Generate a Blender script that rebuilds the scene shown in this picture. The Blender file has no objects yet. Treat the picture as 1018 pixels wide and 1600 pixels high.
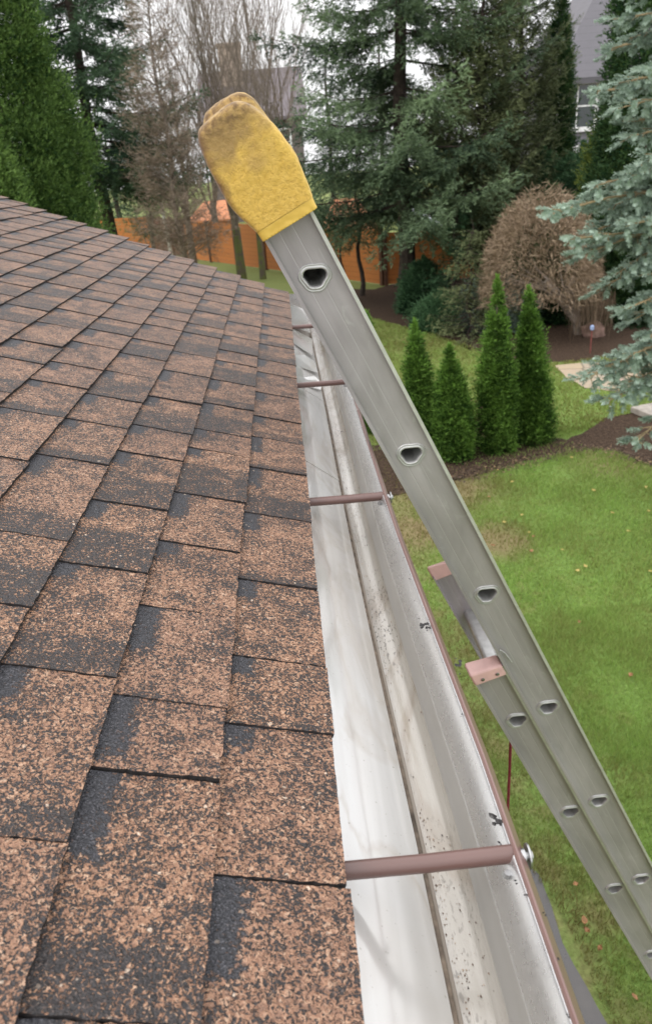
import bpy, bmesh, math, random
import numpy as np
from mathutils import Vector, Matrix
from mathutils import noise as mnoise
R = math.radians
random.seed(7); RNG = np.random.default_rng(7)
sc = bpy.context.scene
COL = sc.collection

# ---------------------------------------------------------------- camera
CZ = 3.6                                   # camera height over the lawn
F, TH, PS, RO = 1160.0, R(25.4), R(1.6), R(-4.5)
fw = np.array([math.sin(PS)*math.cos(TH), math.cos(PS)*math.cos(TH), -math.sin(TH)])
r0 = np.array([math.cos(PS), -math.sin(PS), 0.0]); u0 = np.cross(r0, fw)
cr = r0*math.cos(RO)+u0*math.sin(RO); cu = -r0*math.sin(RO)+u0*math.cos(RO)
cam = bpy.data.cameras.new('camera'); co = bpy.data.objects.new('camera', cam); COL.objects.link(co)
co.matrix_world = Matrix(((cr[0], cu[0], -fw[0], 0), (cr[1], cu[1], -fw[1], 0), (cr[2], cu[2], -fw[2], CZ), (0, 0, 0, 1)))
cam.sensor_fit = 'VERTICAL'; cam.sensor_height = 24; cam.lens = 24*F/1600
cam.clip_start = .02; cam.clip_end = 600
cam.dof.use_dof = True; cam.dof.focus_distance = .72; cam.dof.aperture_fstop = (cam.lens*1e-3)/.0018
sc.camera = co
CAM = np.array([0, 0, CZ])
def ray(u, v): return cr*(u-509)+cu*(800-v)+fw*F
def gnd(u, v, z=0.0):
    d = ray(u, v); return CAM+d*((z-CZ)/d[2])
def at(u, v, Y):
    d = ray(u, v); return CAM+d*(Y/d[1])

# ---------------------------------------------------------------- sky, sun, exposure
w = bpy.data.worlds.new('World'); sc.world = w; w.use_nodes = True
nt = w.node_tree; nt.nodes.clear(); N = nt.nodes.new; LK = nt.links.new
SUN_EL, SUN_AZ = R(48), R(250)
sky = N('ShaderNodeTexSky'); sky.sky_type = 'NISHITA'; sky.sun_disc = False
sky.sun_elevation = SUN_EL; sky.sun_rotation = SUN_AZ; sky.dust_density = 4; sky.ozone_density = 1
bg = N('ShaderNodeBackground'); bg.inputs['Strength'].default_value = .15
tc = N('ShaderNodeTexCoord'); sp = N('ShaderNodeSeparateXYZ'); LK(tc.outputs['Generated'], sp.inputs[0])
mr = N('ShaderNodeMapRange'); LK(sp.outputs['Z'], mr.inputs[0])
mr.inputs[1].default_value = 0; mr.inputs[2].default_value = 1; mr.inputs[3].default_value = 5.6; mr.inputs[4].default_value = 12.5
nz = N('ShaderNodeTexNoise'); nz.inputs['Scale'].default_value = 2.2; nz.inputs['Detail'].default_value = 5
mp = N('ShaderNodeMapping'); mp.inputs['Scale'].default_value = (1, 1, 3); LK(tc.outputs['Generated'], mp.inputs[0]); LK(mp.outputs[0], nz.inputs[0])
nm = N('ShaderNodeMapRange'); LK(nz.outputs[0], nm.inputs[0]); nm.inputs[1].default_value = .3; nm.inputs[2].default_value = .7; nm.inputs[3].default_value = .8; nm.inputs[4].default_value = 1.12
ml = N('ShaderNodeMath'); ml.operation = 'MULTIPLY'; LK(mr.outputs[0], ml.inputs[0]); LK(nm.outputs[0], ml.inputs[1])
vm = N('ShaderNodeVectorMath'); vm.operation = 'SCALE'; vm.inputs[0].default_value = (.99, .985, 1.0); LK(ml.outputs[0], vm.inputs['Scale'])
mx = N('ShaderNodeMixRGB'); mx.inputs[0].default_value = .94; LK(sky.outputs[0], mx.inputs[1]); LK(vm.outputs[0], mx.inputs[2])
LK(mx.outputs[0], bg.inputs[0]); wo = N('ShaderNodeOutputWorld'); LK(bg.outputs[0], wo.inputs[0])
sun = bpy.data.lights.new('sun', 'SUN'); sun.energy = .7; sun.angle = R(25); sun.color = (1, .97, .92)
so = bpy.data.objects.new('sun', sun); COL.objects.link(so)
sdir = Vector((math.sin(SUN_AZ)*math.cos(SUN_EL), math.cos(SUN_AZ)*math.cos(SUN_EL), math.sin(SUN_EL)))
so.rotation_euler = sdir.to_track_quat('Z', 'Y').to_euler(); so.location = (0, 0, 30)
sc.view_settings.view_transform = 'Standard'; sc.view_settings.look = 'None'
sc.view_settings.exposure = 0.7; sc.view_settings.gamma = 1
sc.render.engine = 'CYCLES'
try:
    sc.cycles.use_denoising = True; sc.cycles.max_bounces = 6; sc.cycles.transparent_max_bounces = 4
except Exception: pass

# ---------------------------------------------------------------- material helpers
class NT:
    def __init__(s, name):
        s.m = bpy.data.materials.new(name); s.m.use_nodes = True
        s.t = s.m.node_tree; s.b = s.t.nodes['Principled BSDF']; s.tc = None
    def n(s, typ, ins=None, **kw):
        o = s.t.nodes.new(typ)
        for k, v in kw.items(): setattr(o, k, v)
        for k, v in (ins or {}).items():
            if isinstance(v, bpy.types.NodeSocket): s.t.links.new(v, o.inputs[k])
            else: o.inputs[k].default_value = v
        return o
    def obj(s):
        if not s.tc: s.tc = s.n('ShaderNodeTexCoord')
        return s.tc.outputs['Object']
    def mapped(s, scale=(1, 1, 1), rot=(0, 0, 0)):
        return s.n('ShaderNodeMapping', {0: s.obj(), 'Scale': scale, 'Rotation': rot}).outputs[0]
    def noise(s, scale, detail=4, vec=None, rough=.55, dist=0):
        return s.n('ShaderNodeTexNoise', {'Vector': vec or s.obj(), 'Scale': scale, 'Detail': detail, 'Roughness': rough, 'Distortion': dist}).outputs[0]
    def ramp(s, fac, stops, interp='LINEAR'):
        o = s.n('ShaderNodeValToRGB', {0: fac}); o.color_ramp.interpolation = interp
        e = o.color_ramp.elements
        while len(e) < len(stops): e.new(.5)
        for i, (p, c) in enumerate(stops):
            e[i].position = p; e[i].color = (c, c, c, 1) if isinstance(c, (int, float)) else (*c, 1)
        return o.outputs[0]
    def mix(s, fac, a, b, mode='MIX'):
        g = lambda v: (*v, 1) if isinstance(v, tuple) and len(v) == 3 else v
        return s.n('ShaderNodeMixRGB', {0: fac, 1: g(a), 2: g(b)}, blend_type=mode).outputs[0]
    def math(s, op, a, b=0.0, c=None):
        i = {0: a, 1: b}
        if c is not None: i[2] = c
        return s.n('ShaderNodeMath', i, operation=op).outputs[0]
    def attr(s, name): return s.n('ShaderNodeAttribute', attribute_name=name)
    def set(s, **kw):
        names = dict(color='Base Color', rough='Roughness', metal='Metallic', normal='Normal', spec='Specular IOR Level', coat='Coat Weight', coatr='Coat Roughness', trans='Transmission Weight', sheen='Sheen Weight')
        for k, v in kw.items():
            i = s.b.inputs[names[k]]
            if isinstance(v, bpy.types.NodeSocket): s.t.links.new(v, i)
            elif isinstance(v, tuple): i.default_value = (*v, 1)
            else: i.default_value = v
        return s.m
    def bump(s, h, strength=.5, dist=.01, normal=None):
        i = {'Height': h, 'Strength': strength, 'Distance': dist}
        if normal: i['Normal'] = normal
        return s.n('ShaderNodeBump', i).outputs[0]

M = {}
def simple(name, c, rough=.6, metal=0, nscale=8, namp=.25, bump=.0, bd=.003, spec=.4):
    t = NT(name); f = t.noise(nscale, 5)
    lo = tuple(x*(1-namp) for x in c); hi = tuple(min(1, x*(1+namp)) for x in c)
    kw = dict(color=t.ramp(f, [(.3, lo), (.7, hi)]), rough=rough, metal=metal, spec=spec)
    if bump: kw['normal'] = t.bump(t.noise(nscale*4, 4), bump, bd)
    M[name] = t.set(**kw); return M[name]

# leaves: colour from a per-leaf tint attribute (each leaf its own green)
def leafmat(name, lo, hi, rough=.65, transl=.25):
    t = NT(name); a = t.attr('tint').outputs['Fac']
    c = t.ramp(a, [(0, lo), (1, hi)])
    t.set(color=c, rough=rough, spec=.25)
    tr = t.n('ShaderNodeBsdfTranslucent', {0: c}).outputs[0]
    ms = t.n('ShaderNodeMixShader', {0: transl, 1: t.b.outputs[0], 2: tr})
    t.t.links.new(ms.outputs[0], t.t.nodes['Material Output'].inputs[0])
    M[name] = t.m

# ---------------------------------------------------------------- object helpers
def tag(o, label=None, cat=None, group=None, kind=None):
    if label: o['label'] = label
    if cat: o['category'] = cat
    if group: o['group'] = group
    if kind: o['kind'] = kind
    return o
def thing(name, loc, label, cat, group=None):
    o = bpy.data.objects.new(name, None); COL.objects.link(o); o.location = loc; o.empty_display_size = .1
    return tag(o, label, cat, group)
def root_loc(p):
    v = Vector((0, 0, 0))
    while p is not None: v += p.location; p = p.parent
    return v
def link(name, me, mats, parent=None, loc=None):
    """mesh given in world coordinates; re-based on its parent (or on loc)"""
    o = bpy.data.objects.new(name, me); COL.objects.link(o)
    for m in (mats if isinstance(mats, (list, tuple)) else [mats]): me.materials.append(m)
    base = root_loc(parent) if parent is not None else Vector(loc or (0, 0, 0))
    if base.length > 0: me.transform(Matrix.Translation(-base))
    if parent is not None: o.parent = parent
    elif loc: o.location = loc
    return o
def np_mesh(name, V, faces, tint=None, smooth=False):
    """V (n,3); faces (m,k); tint per face"""
    me = bpy.data.meshes.new(name); V = np.asarray(V, np.float32); faces = np.asarray(faces, np.int32)
    m, k = faces.shape
    me.vertices.add(len(V)); me.vertices.foreach_set('co', V.ravel())
    me.loops.add(m*k); me.loops.foreach_set('vertex_index', faces.ravel())
    me.polygons.add(m); me.polygons.foreach_set('loop_start', np.arange(0, m*k, k, dtype=np.int32))
    me.polygons.foreach_set('loop_total', np.full(m, k, np.int32))
    if smooth: me.polygons.foreach_set('use_smooth', np.ones(m, bool))
    if tint is not None:
        a = me.attributes.new('tint', 'FLOAT', 'FACE'); a.data.foreach_set('value', np.asarray(tint, np.float32))
    me.update(calc_edges=True)
    return me
class MB:
    """collects polygons"""
    def __init__(s): s.v = []; s.f = []; s.mi = []
    def add(s, vs, fs, mi=0):
        o = len(s.v); s.v += [tuple(map(float, p)) for p in vs]
        s.f += [tuple(i+o for i in f) for f in fs]; s.mi += [mi]*len(fs)
    def box(s, c, sz, mi=0, rot=None):
        x, y, z = [q/2 for q in sz]; P = [Vector((a*x, b*y, d*z)) for d in (-1, 1) for b in (-1, 1) for a in (-1, 1)]
        if rot: P = [rot @ p for p in P]
        P = [p+Vector(c) for p in P]
        s.add(P, [(0, 2, 3, 1), (4, 5, 7, 6), (0, 1, 5, 4), (2, 6, 7, 3), (0, 4, 6, 2), (1, 3, 7, 5)], mi)
    def tube(s, pts, rad, n=8, mi=0, cap=True):
        pts = [Vector(p) for p in pts]; rad = rad if isinstance(rad, (list, tuple)) else [rad]*len(pts)
        rings = []; up = None
        for i, p in enumerate(pts):
            t = (pts[min(i+1, len(pts)-1)]-pts[max(i-1, 0)]).normalized()
            if up is None: up = t.orthogonal().normalized()
            up = (up-t*up.dot(t)).normalized() if (up-t*up.dot(t)).length > 1e-6 else t.orthogonal().normalized()
            b = t.cross(up)
            rings.append([p+(up*math.cos(a)+b*math.sin(a))*rad[i] for a in [2*math.pi*j/n for j in range(n)]])
        V = [q for r in rings for q in r]; Fs = []
        for i in range(len(pts)-1):
            for j in range(n): Fs.append((i*n+j, i*n+(j+1) % n, (i+1)*n+(j+1) % n, (i+1)*n+j))
        if cap: Fs += [tuple(reversed(range(n))), tuple((len(pts)-1)*n+j for j in range(n))]
        s.add(V, Fs, mi)
    def mesh(s, name, smooth=False, angle=None):
        me = bpy.data.meshes.new(name); me.from_pydata(s.v, [], s.f); me.polygons.foreach_set('material_index', s.mi)
        if smooth:
            me.polygons.foreach_set('use_smooth', [True]*len(me.polygons))
            if angle: me.set_sharp_from_angle(angle=R(angle))
        me.update(); return me
    def obj(s, name, mats, parent=None, smooth=False, angle=35, loc=None):
        return link(name, s.mesh(name, smooth, angle), mats, parent, loc)
def bevel(o, wd=.002, seg=2):
    b = o.modifiers.new('bevel', 'BEVEL'); b.width = wd; b.segments = seg; b.limit_method = 'ANGLE'; b.angle_limit = R(35); return o

# ================================================================ SETTING: ground
t = NT('grass_soil')
big = t.noise(.9, 4); fine = t.noise(38, 6); mid = t.noise(5, 5)
c = t.ramp(big, [(.35, (.12, .19, .042)), (.65, (.18, .28, .07))])
c = t.mix(t.ramp(mid, [(.5, 0.), (.72, .7)]), c, (.19, .20, .06))
c = t.mix(t.ramp(fine, [(.35, .55), (.6, 0.)]), c, (.05, .075, .018))
gx = t.n('ShaderNodeSeparateXYZ', {0: t.obj()})
# worn, browner turf next to the house and under the shrubs
worn = t.math('ADD', t.math('MULTIPLY', t.math('SUBTRACT', 1.75, gx.outputs[0]), .9), t.math('MULTIPLY', t.math('SUBTRACT', mid, .5), 3.0))
wornf = t.ramp(worn, [(0.0, 0.), (1.1, .6)])
c = t.mix(wornf, c, t.mix(fine, (.10, .085, .035), (.26, .20, .11)))
# two bare patches
def spot(x, y, rr):
    d = t.n('ShaderNodeVectorMath', {0: t.obj(), 1: (x, y, 0)}, operation='DISTANCE').outputs['Value']
    d = t.math('ADD', d, t.math('MULTIPLY', t.math('SUBTRACT', mid, .5), 1.2*rr))
    return t.ramp(t.math('DIVIDE', d, rr), [(.35, .8), (1., 0.)])
for uv, rr in (((775, 845), .5), ((690, 765), .9), ((640, 830), .6), ((960, 720), .7)):
    p = gnd(*uv); c = t.mix(spot(p[0], p[1], rr), c, t.mix(fine, (.12, .09, .045), (.30, .22, .13)))
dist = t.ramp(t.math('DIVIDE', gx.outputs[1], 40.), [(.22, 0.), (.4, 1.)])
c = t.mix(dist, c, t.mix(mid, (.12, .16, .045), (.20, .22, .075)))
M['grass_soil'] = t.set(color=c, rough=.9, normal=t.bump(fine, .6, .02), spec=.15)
g = MB(); g.add([(-120, -60, 0), (160, -60, 0), (160, 220, 0), (-120, 220, 0)], [(0, 1, 2, 3)])
tag(g.obj('lawn', M['grass_soil']), kind='structure')

t = NT('mulch'); a = t.noise(26, 6); b2 = t.noise(90, 4)
c = t.ramp(a, [(.3, (.020, .013, .009)), (.7, (.078, .052, .036))]); c = t.mix(t.ramp(b2, [(.58, 0.), (.68, .7)]), c, (.17, .12, .085))
M['mulch'] = t.set(color=c, rough=.95, normal=t.bump(a, .9, .03), spec=.1)
def sheet(name, pts, z, mat, jit=.06, kind='structure', n=10):
    P = []
    for i in range(len(pts)):
        a, b = np.array(pts[i][:2]), np.array(pts[(i+1) % len(pts)][:2])
        L = np.linalg.norm(b-a); k = max(2, int(L/.25)) if L < 30 else 4
        for j in range(k):
            q = a+(b-a)*j/k
            nn = mnoise.noise(Vector((q[0]*1.3, q[1]*1.3, 3.1)))*jit*2+mnoise.noise(Vector((q[0]*5, q[1]*5, 1.1)))*jit
            e = (b-a)/max(L, 1e-6); P.append((q[0]-e[1]*nn, q[1]+e[0]*nn, z))
    bm = bmesh.new(); vs = [bm.verts.new(p) for p in P]; f = bm.faces.new(vs)
    bmesh.ops.triangulate(bm, faces=[f]); me = bpy.data.meshes.new(name); bm.to_mesh(me); bm.free()
    for p in me.polygons:
        if p.normal.z < 0: p.flip()
    return tag(link(name, me, mat), kind=kind)
G = lambda L: [gnd(*p)[:2] for p in L]
sheet('mulch_bed', G([(470, 452), (540, 482), (600, 503), (680, 524), (750, 546), (805, 573), (868, 567), (960, 556), (1018, 575), (1100, 600)])+[(16, 14), (22, 26), (14, 34), (2.6, 22.6), (0.5, 24)], .004, M['mulch'], .12)
sheet('mulch_bed', G([(880, 688), (905, 678), (950, 655), (1018, 638), (1200, 640), (1300, 760), (1080, 745), (1018, 728), (960, 706), (915, 700)]), .006, M['mulch'], .06)
sheet('mulch_bed', G([(560, 700), (640, 690), (880, 684), (915, 702), (850, 716), (760, 738), (700, 752), (640, 770), (560, 790)]), .009, M['mulch'], .08)
t = NT('flagstone'); v = t.n('ShaderNodeTexVoronoi', {'Vector': t.obj(), 'Scale': 1.7}, feature='DISTANCE_TO_EDGE').outputs[0]
vc = t.n('ShaderNodeTexVoronoi', {'Vector': t.obj(), 'Scale': 1.7}).outputs['Color']
c = t.mix(.12, (.36, .28, .20), vc, 'SOFT_LIGHT'); c = t.mix(t.ramp(t.noise(14, 5), [(.3, 0.), (.7, .5)]), c, (.30, .25, .20))
c = t.mix(t.ramp(v, [(.0, 1.), (.035, 0.)]), c, (.10, .09, .06)); M['flagstone'] = t.set(color=c, rough=.8, normal=t.bump(t.noise(20, 5), .4, .01))
sheet('stone_path', G([(866, 572), (925, 566), (1018, 572), (1100, 590), (1100, 625), (1018, 615), (985, 612), (950, 611), (912, 607), (884, 590)]), .012, M['flagstone'], .03)
# wet strip of bare ground and standing water at the foot of the wall
t = NT('wet_ground'); a = t.noise(6, 5); c = t.ramp(a, [(.3, (.035, .033, .033)), (.7, (.085, .078, .073))])
M['wet_ground'] = t.set(color=c, rough=t.ramp(a, [(.35, .08), (.6, .45)]), spec=.6, normal=t.bump(t.noise(60, 4), .12, .004))
sheet('wet_ground', [(-.25, -2)]+G([(1010, 1760), (952, 1600), (928, 1540), (896, 1470), (866, 1412), (838, 1372), (812, 1345)])+[(.5, 3.6), (.4, 4.5), (-.25, 5)], .005, M['wet_ground'], .035)

# grass blades on the near lawn: nobody could count them
leafmat('grass_blade', (0.19, 0.16, 0.055), (0.3, 0.47, 0.11), .6, .3)
def pip(x, y, poly):
    ins = np.zeros(len(x), bool); j = len(poly)-1
    for i in range(len(poly)):
        xi, yi = poly[i]; xj, yj = poly[j]
        cnd = ((yi > y) != (yj > y)) & (x < (xj-xi)*(y-yi)/(yj-yi+1e-12)+xi); ins ^= cnd; j = i
    return ins
def field(x, y, s, seed=0):
    rg = np.random.default_rng(seed); out = np.zeros_like(x)
    for o in range(4):
        for k in range(3):
            a = rg.uniform(0, 6.28); ph = rg.uniform(0, 6.28); out += np.sin((x*math.cos(a)+y*math.sin(a))*s*(2**o)+ph)*(.6**o)
    return out/3
def grass(n, box, hmin, hmax, wd, seed, skip=()):
    rg = np.random.default_rng(seed)
    x = rg.uniform(box[0], box[1], n); y = rg.uniform(box[2], box[3], n)
    # keep what the camera side sees
    k = (y > 9.3) | (x > .62+.10*np.sin(y*3.1)+.06*np.sin(y*11)+np.clip(y-2.2, -.6, .3)*-.15)
    wet = G([(1010, 1760), (952, 1600), (928, 1540), (896, 1470), (866, 1412), (838, 1372), (812, 1345)])+[(.72, 3.6), (-2, 4), (-2, -2)]
    k &= ~pip(x, y, wet)
    k &= ~pip(x, y, G([(880, 688), (905, 678), (950, 655), (1018, 638), (1200, 640), (1300, 760), (1080, 745), (1018, 728), (960, 706), (915, 700)]))
    k &= ~(pip(x, y, G([(560, 700), (640, 690), (880, 684), (915, 702), (850, 716), (760, 738), (700, 752), (640, 770), (560, 790)])) & (rg.random(n) < .85))
    for q_ in skip: k &= ~pip(x, y, q_)
    worn = np.where(y > 9.3, 0, 1)*np.clip((1.62-x)/.7+field(x, y, 3.5, 3)*.8+np.clip(3.2-y, 0, 1)*.25, 0, 1)
    for uv, rr in (((775, 845), .4), ((690, 765), .7), ((640, 830), .5)):
        p = gnd(*uv); worn = np.maximum(worn, np.clip(1.3-np.hypot(x-p[0], y-p[1])/rr+field(x, y, 5, 5)*.4, 0, 1))
    k &= rg.random(n) > worn*.6
    x = x[k]; y = y[k]; worn = worn[k]; n = len(x)
    h = rg.uniform(hmin, hmax, n)*(1+.4*field(x, y, 6, 9)); a = rg.uniform(0, 6.28, n); ln = rg.uniform(.1, .8, n); w_ = wd*rg.uniform(.6, 1.3, n)
    b = np.stack([x, y, np.zeros(n)], 1); sd = np.stack([np.cos(a), np.sin(a), np.zeros(n)], 1)*w_[:, None]
    ld = rg.uniform(0, 6.28, n); tip = b+np.stack([np.cos(ld)*ln*h, np.sin(ld)*ln*h, h], 1)
    V = np.stack([b-sd, b+sd, tip], 1).reshape(-1, 3); tint = np.clip(.62+.15*field(x, y, 2.2, 2)+.10*field(x, y, 9, 4)+rg.normal(0, .15, n)-worn*.55, 0, 1)
    return V, tint
V1, t1 = grass(170000, (.5, 3.6, 1.6, 5.2), .022, .06, .0022, 1)
V2, t2 = grass(120000, (.6, 6.2, 5.2, 9.6), .02, .05, .0045, 2)
V3, t3 = grass(150000, (-1.5, 7.5, 9.4, 22.5), .03, .06, .011, 3, (G([(470, 452), (540, 482), (600, 503), (680, 524), (750, 546), (805, 573), (868, 567), (960, 556), (1018, 575), (1100, 600)])+[(16, 14), (22, 26), (14, 34), (2.6, 22.6), (0.5, 24)], G([(866, 572), (925, 566), (1018, 572), (1100, 590), (1100, 625), (1018, 615), (985, 612), (950, 611), (912, 607), (884, 590)])))
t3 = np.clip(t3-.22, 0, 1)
V = np.concatenate([V1, V2, V3]); me = np_mesh('grass', V, np.arange(len(V)).reshape(-1, 3), np.concatenate([t1, t2, t3]))
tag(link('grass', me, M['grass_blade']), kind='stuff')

rgm = np.random.default_rng(12); EDGE = [np.array(gnd(*p_)[:2]) for p_ in [(640, 770), (700, 752), (760, 738), (850, 716), (915, 702), (960, 706), (1018, 728)]]
P_ = []
for a_, b_ in zip(EDGE[:-1], EDGE[1:]):
    m_ = int(np.linalg.norm(b_-a_)*420); u_ = rgm.random((m_, 1)); P_.append(a_+(b_-a_)*u_+rgm.normal(0, .10, (m_, 2)))
P_ = np.concatenate(P_); m_ = len(P_); c0 = np.concatenate([P_, rgm.uniform(.012, .035, (m_, 1))], 1); an = rgm.uniform(0, 6.28, m_); L_ = rgm.uniform(.008, .026, m_); W_ = L_*rgm.uniform(.25, .6, m_)
e1_ = np.stack([np.cos(an), np.sin(an), rgm.normal(0, .25, m_)], 1)*L_[:, None]; e2_ = np.stack([-np.sin(an), np.cos(an), rgm.normal(0, .25, m_)], 1)*W_[:, None]
V = np.stack([c0-e1_, c0-e2_, c0+e1_, c0+e2_], 1).reshape(-1, 3)
t = NT('bark_scraps'); M['bark_scraps'] = t.set(color=t.ramp(t.attr('tint').outputs['Fac'], [(0, (.03, .02, .014)), (.7, (.11, .07, .045)), (1, (.28, .19, .10))]), rough=.9)
tag(link('bark_scraps', np_mesh('bark_scraps', V, np.arange(len(V)).reshape(-1, 4), rgm.random(m_)), M['bark_scraps']), kind='stuff')

# ================================================================ HOUSE with roof and gutter
H = .40; ZL = CZ-H                                  # gutter lip height
PIT = R(18.5); EXP = .0805; XE = .003; ZE = CZ-.385  # roof edge
cP, sP = math.cos(PIT), math.sin(PIT)
def roofpt(s, y, h=0.0):                             # s up the slope, h above the plane
    return (XE-s*cP+h*sP, y, ZE+s*sP+h*cP)
def edge_bow(y): return .0045*math.exp(-((y-.95)/.35)**2)*-1+.004*min(1, max(0, (y-.3)/2))   # the eave is not dead straight
simple('soffit_paint', (.42, .33, .28), .6); simple('brick_wall', (.33, .20, .15), .85, nscale=14)
t = NT('brick'); bk = t.n('ShaderNodeTexBrick', {'Vector': t.mapped((1, 1, 1), (R(90), 0, R(90))), 'Color1': (.32, .16, .11, 1), 'Color2': (.24, .11, .08, 1), 'Mortar': (.45, .42, .38, 1), 'Scale': 2.2, 'Mortar Size': .012})
M['brick'] = t.set(color=bk.outputs[0], rough=.85, normal=t.bump(bk.outputs['Fac'], -.3, .01))
house = thing('house', (-2.5, 0, 0), 'brown shingled house with metal eaves gutter, filling the left foreground', 'house')
b = MB(); b.box((-2.9, -1.6, 1.5), (5.3, 7.4, 3.0)); b.obj('wall', M['brick'], house)
b = MB(); b.box((-.012, -1.3, ZE-.10), (.018, 7.44, .15)); b.obj('fascia', M['soffit_paint'], house)
b = MB(); b.box((-.14, -1.3, ZE-.178), (.235, 7.44, .012)); b.obj('soffit', M['soffit_paint'], house)

# --- shingles
t = NT('shingle_granules')
uv = t.n('ShaderNodeUVMap', uv_map='tab').outputs[0]; sx = t.n('ShaderNodeSeparateXYZ', {0: uv}); uu, vv = sx.outputs[0], sx.outputs[1]
rn = t.n('ShaderNodeAttribute', attribute_name='rnd'); rs = t.n('ShaderNodeSeparateColor', {0: rn.outputs['Color']}); r1, r2, r3 = rs.outputs
en = t.noise(55, 4); en2 = t.noise(230, 3); wob = t.math('ADD', t.math('MULTIPLY', t.math('SUBTRACT', en, .5), .9), t.math('MULTIPLY', t.math('SUBTRACT', en2, .5), .8))
# blue-black granule patch at the far, upslope corner of each tab
patch_len = t.math('ADD', .024, t.math('MULTIPLY', r2, .045))
pu = t.math('DIVIDE', t.math('SUBTRACT', t.math('ADD', patch_len, t.math('MULTIPLY', wob, .055)), uu), .008)
pv = t.math('DIVIDE', t.math('SUBTRACT', vv, t.math('SUBTRACT', .71, t.math('MULTIPLY', wob, .38))), .11)
patch = t.math('MINIMUM', t.n('ShaderNodeClamp', {0: pu}).outputs[0], t.n('ShaderNodeClamp', {0: pv}).outputs[0])
# darker blend band at the near end of some tabs
bs = t.math('ADD', .035, t.math('MULTIPLY', r3, .16))
band = t.n('ShaderNodeClamp', {0: t.math('DIVIDE', t.math('SUBTRACT', t.math('ADD', uu, t.math('MULTIPLY', wob, .02)), bs), .008)}).outputs[0]
band = t.math('MULTIPLY', band, t.n('ShaderNodeClamp', {0: t.math('MULTIPLY', t.math('SUBTRACT', r1, .12), 6)}).outputs[0])
vec = t.n('ShaderNodeVectorMath', {0: t.obj(), 1: t.n('ShaderNodeVectorMath', {0: t.n('ShaderNodeTexNoise', {'Vector': t.obj(), 'Scale': 240., 'Detail': 2.}).outputs[1], 'Scale': .0042}, operation='SCALE').outputs[0]}, operation='ADD').outputs[0]
g1 = t.noise(470, 3, vec, .6, .8); g2 = t.noise(300, 2, vec, .5, .6); g3 = t.noise(760, 2, t.obj(), .6, .4)
dens = t.math('ADD', .538, t.math('MULTIPLY', t.math('SUBTRACT', en, .5), .32))
dens = t.math('SUBTRACT', dens, t.math('MULTIPLY', band, .09)); dens = t.math('SUBTRACT', dens, t.math('MULTIPLY', patch, .17))
dens = t.math('ADD', dens, t.math('MULTIPLY', t.math('SUBTRACT', t.noise(14, 4), .5), .22))
isg = t.n('ShaderNodeClamp', {0: t.math('MULTIPLY', t.math('SUBTRACT', dens, g1), 26)}).outputs[0]
gcol = t.ramp(g2, [(.30, (.10, .046, .026)), (.44, (.225, .104, .052)), (.56, (.37, .188, .10)), (.68, (.58, .39, .26))])
gcol = t.mix(.35, gcol, t.ramp(g3, [(.36, (.065, .032, .022)), (.66, (.50, .31, .20))]))
gcol = t.mix(t.math('MULTIPLY', r3, .35), gcol, (.185, .105, .078))
dark = t.ramp(g3, [(.3, (.006, .006, .007)), (.58, (.026, .021, .021)), (.72, (.13, .09, .075))])
c = t.mix(isg, dark, gcol); c = t.mix(t.math('MULTIPLY', patch, .75), c, t.ramp(g3, [(.34, (.006, .007, .010)), (.56, (.026, .028, .036)), (.72, (.11, .115, .135))]))
vo = t.n('ShaderNodeTexVoronoi', {'Vector': vec, 'Scale': 300., 'Randomness': 1.}); cell = t.n('ShaderNodeSeparateColor', {0: vo.outputs['Color']})
sp_ = t.math('MULTIPLY', t.n('ShaderNodeClamp', {0: t.math('MULTIPLY', t.math('SUBTRACT', cell.outputs[2], .975), 60)}).outputs[0], t.ramp(vo.outputs['Distance'], [(.25, 1.), (.42, 0.)]))
c = t.mix(t.math('MULTIPLY', sp_, .85), c, (.60, .47, .36))
hgt = t.math('ADD', t.math('MULTIPLY', isg, .55), t.math('ADD', t.math('MULTIPLY', g2, 1.2), t.math('MULTIPLY', g3, .7)))
M['shingle_granules'] = t.set(color=c, rough=.44, spec=.5, normal=t.bump(hgt, 1., .0022))
simple('shingle_edge', (.020, .017, .017), .85, nscale=300, namp=.7)
J = {0: [(.16), .293, .419, .499, .622, .772, .912, 1.033, 1.131, 1.266, 1.404, 1.506, 1.647, 1.747, 1.859],
     1: [.21, .359, .43, .548, .667, .788, .936, 1.014, 1.141, 1.281, 1.418, 1.507, 1.647],
     2: [.19, .300, .443, .593, .727, .873, .976, 1.112, 1.269, 1.41],
     3: [.24, .38, .51, .626, .814, .945, 1.06, 1.192, 1.315]}
b = MB(); uvs = []; cols = []
rr = random.Random(3)
def rake(s): return 2.46+.53*s
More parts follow.
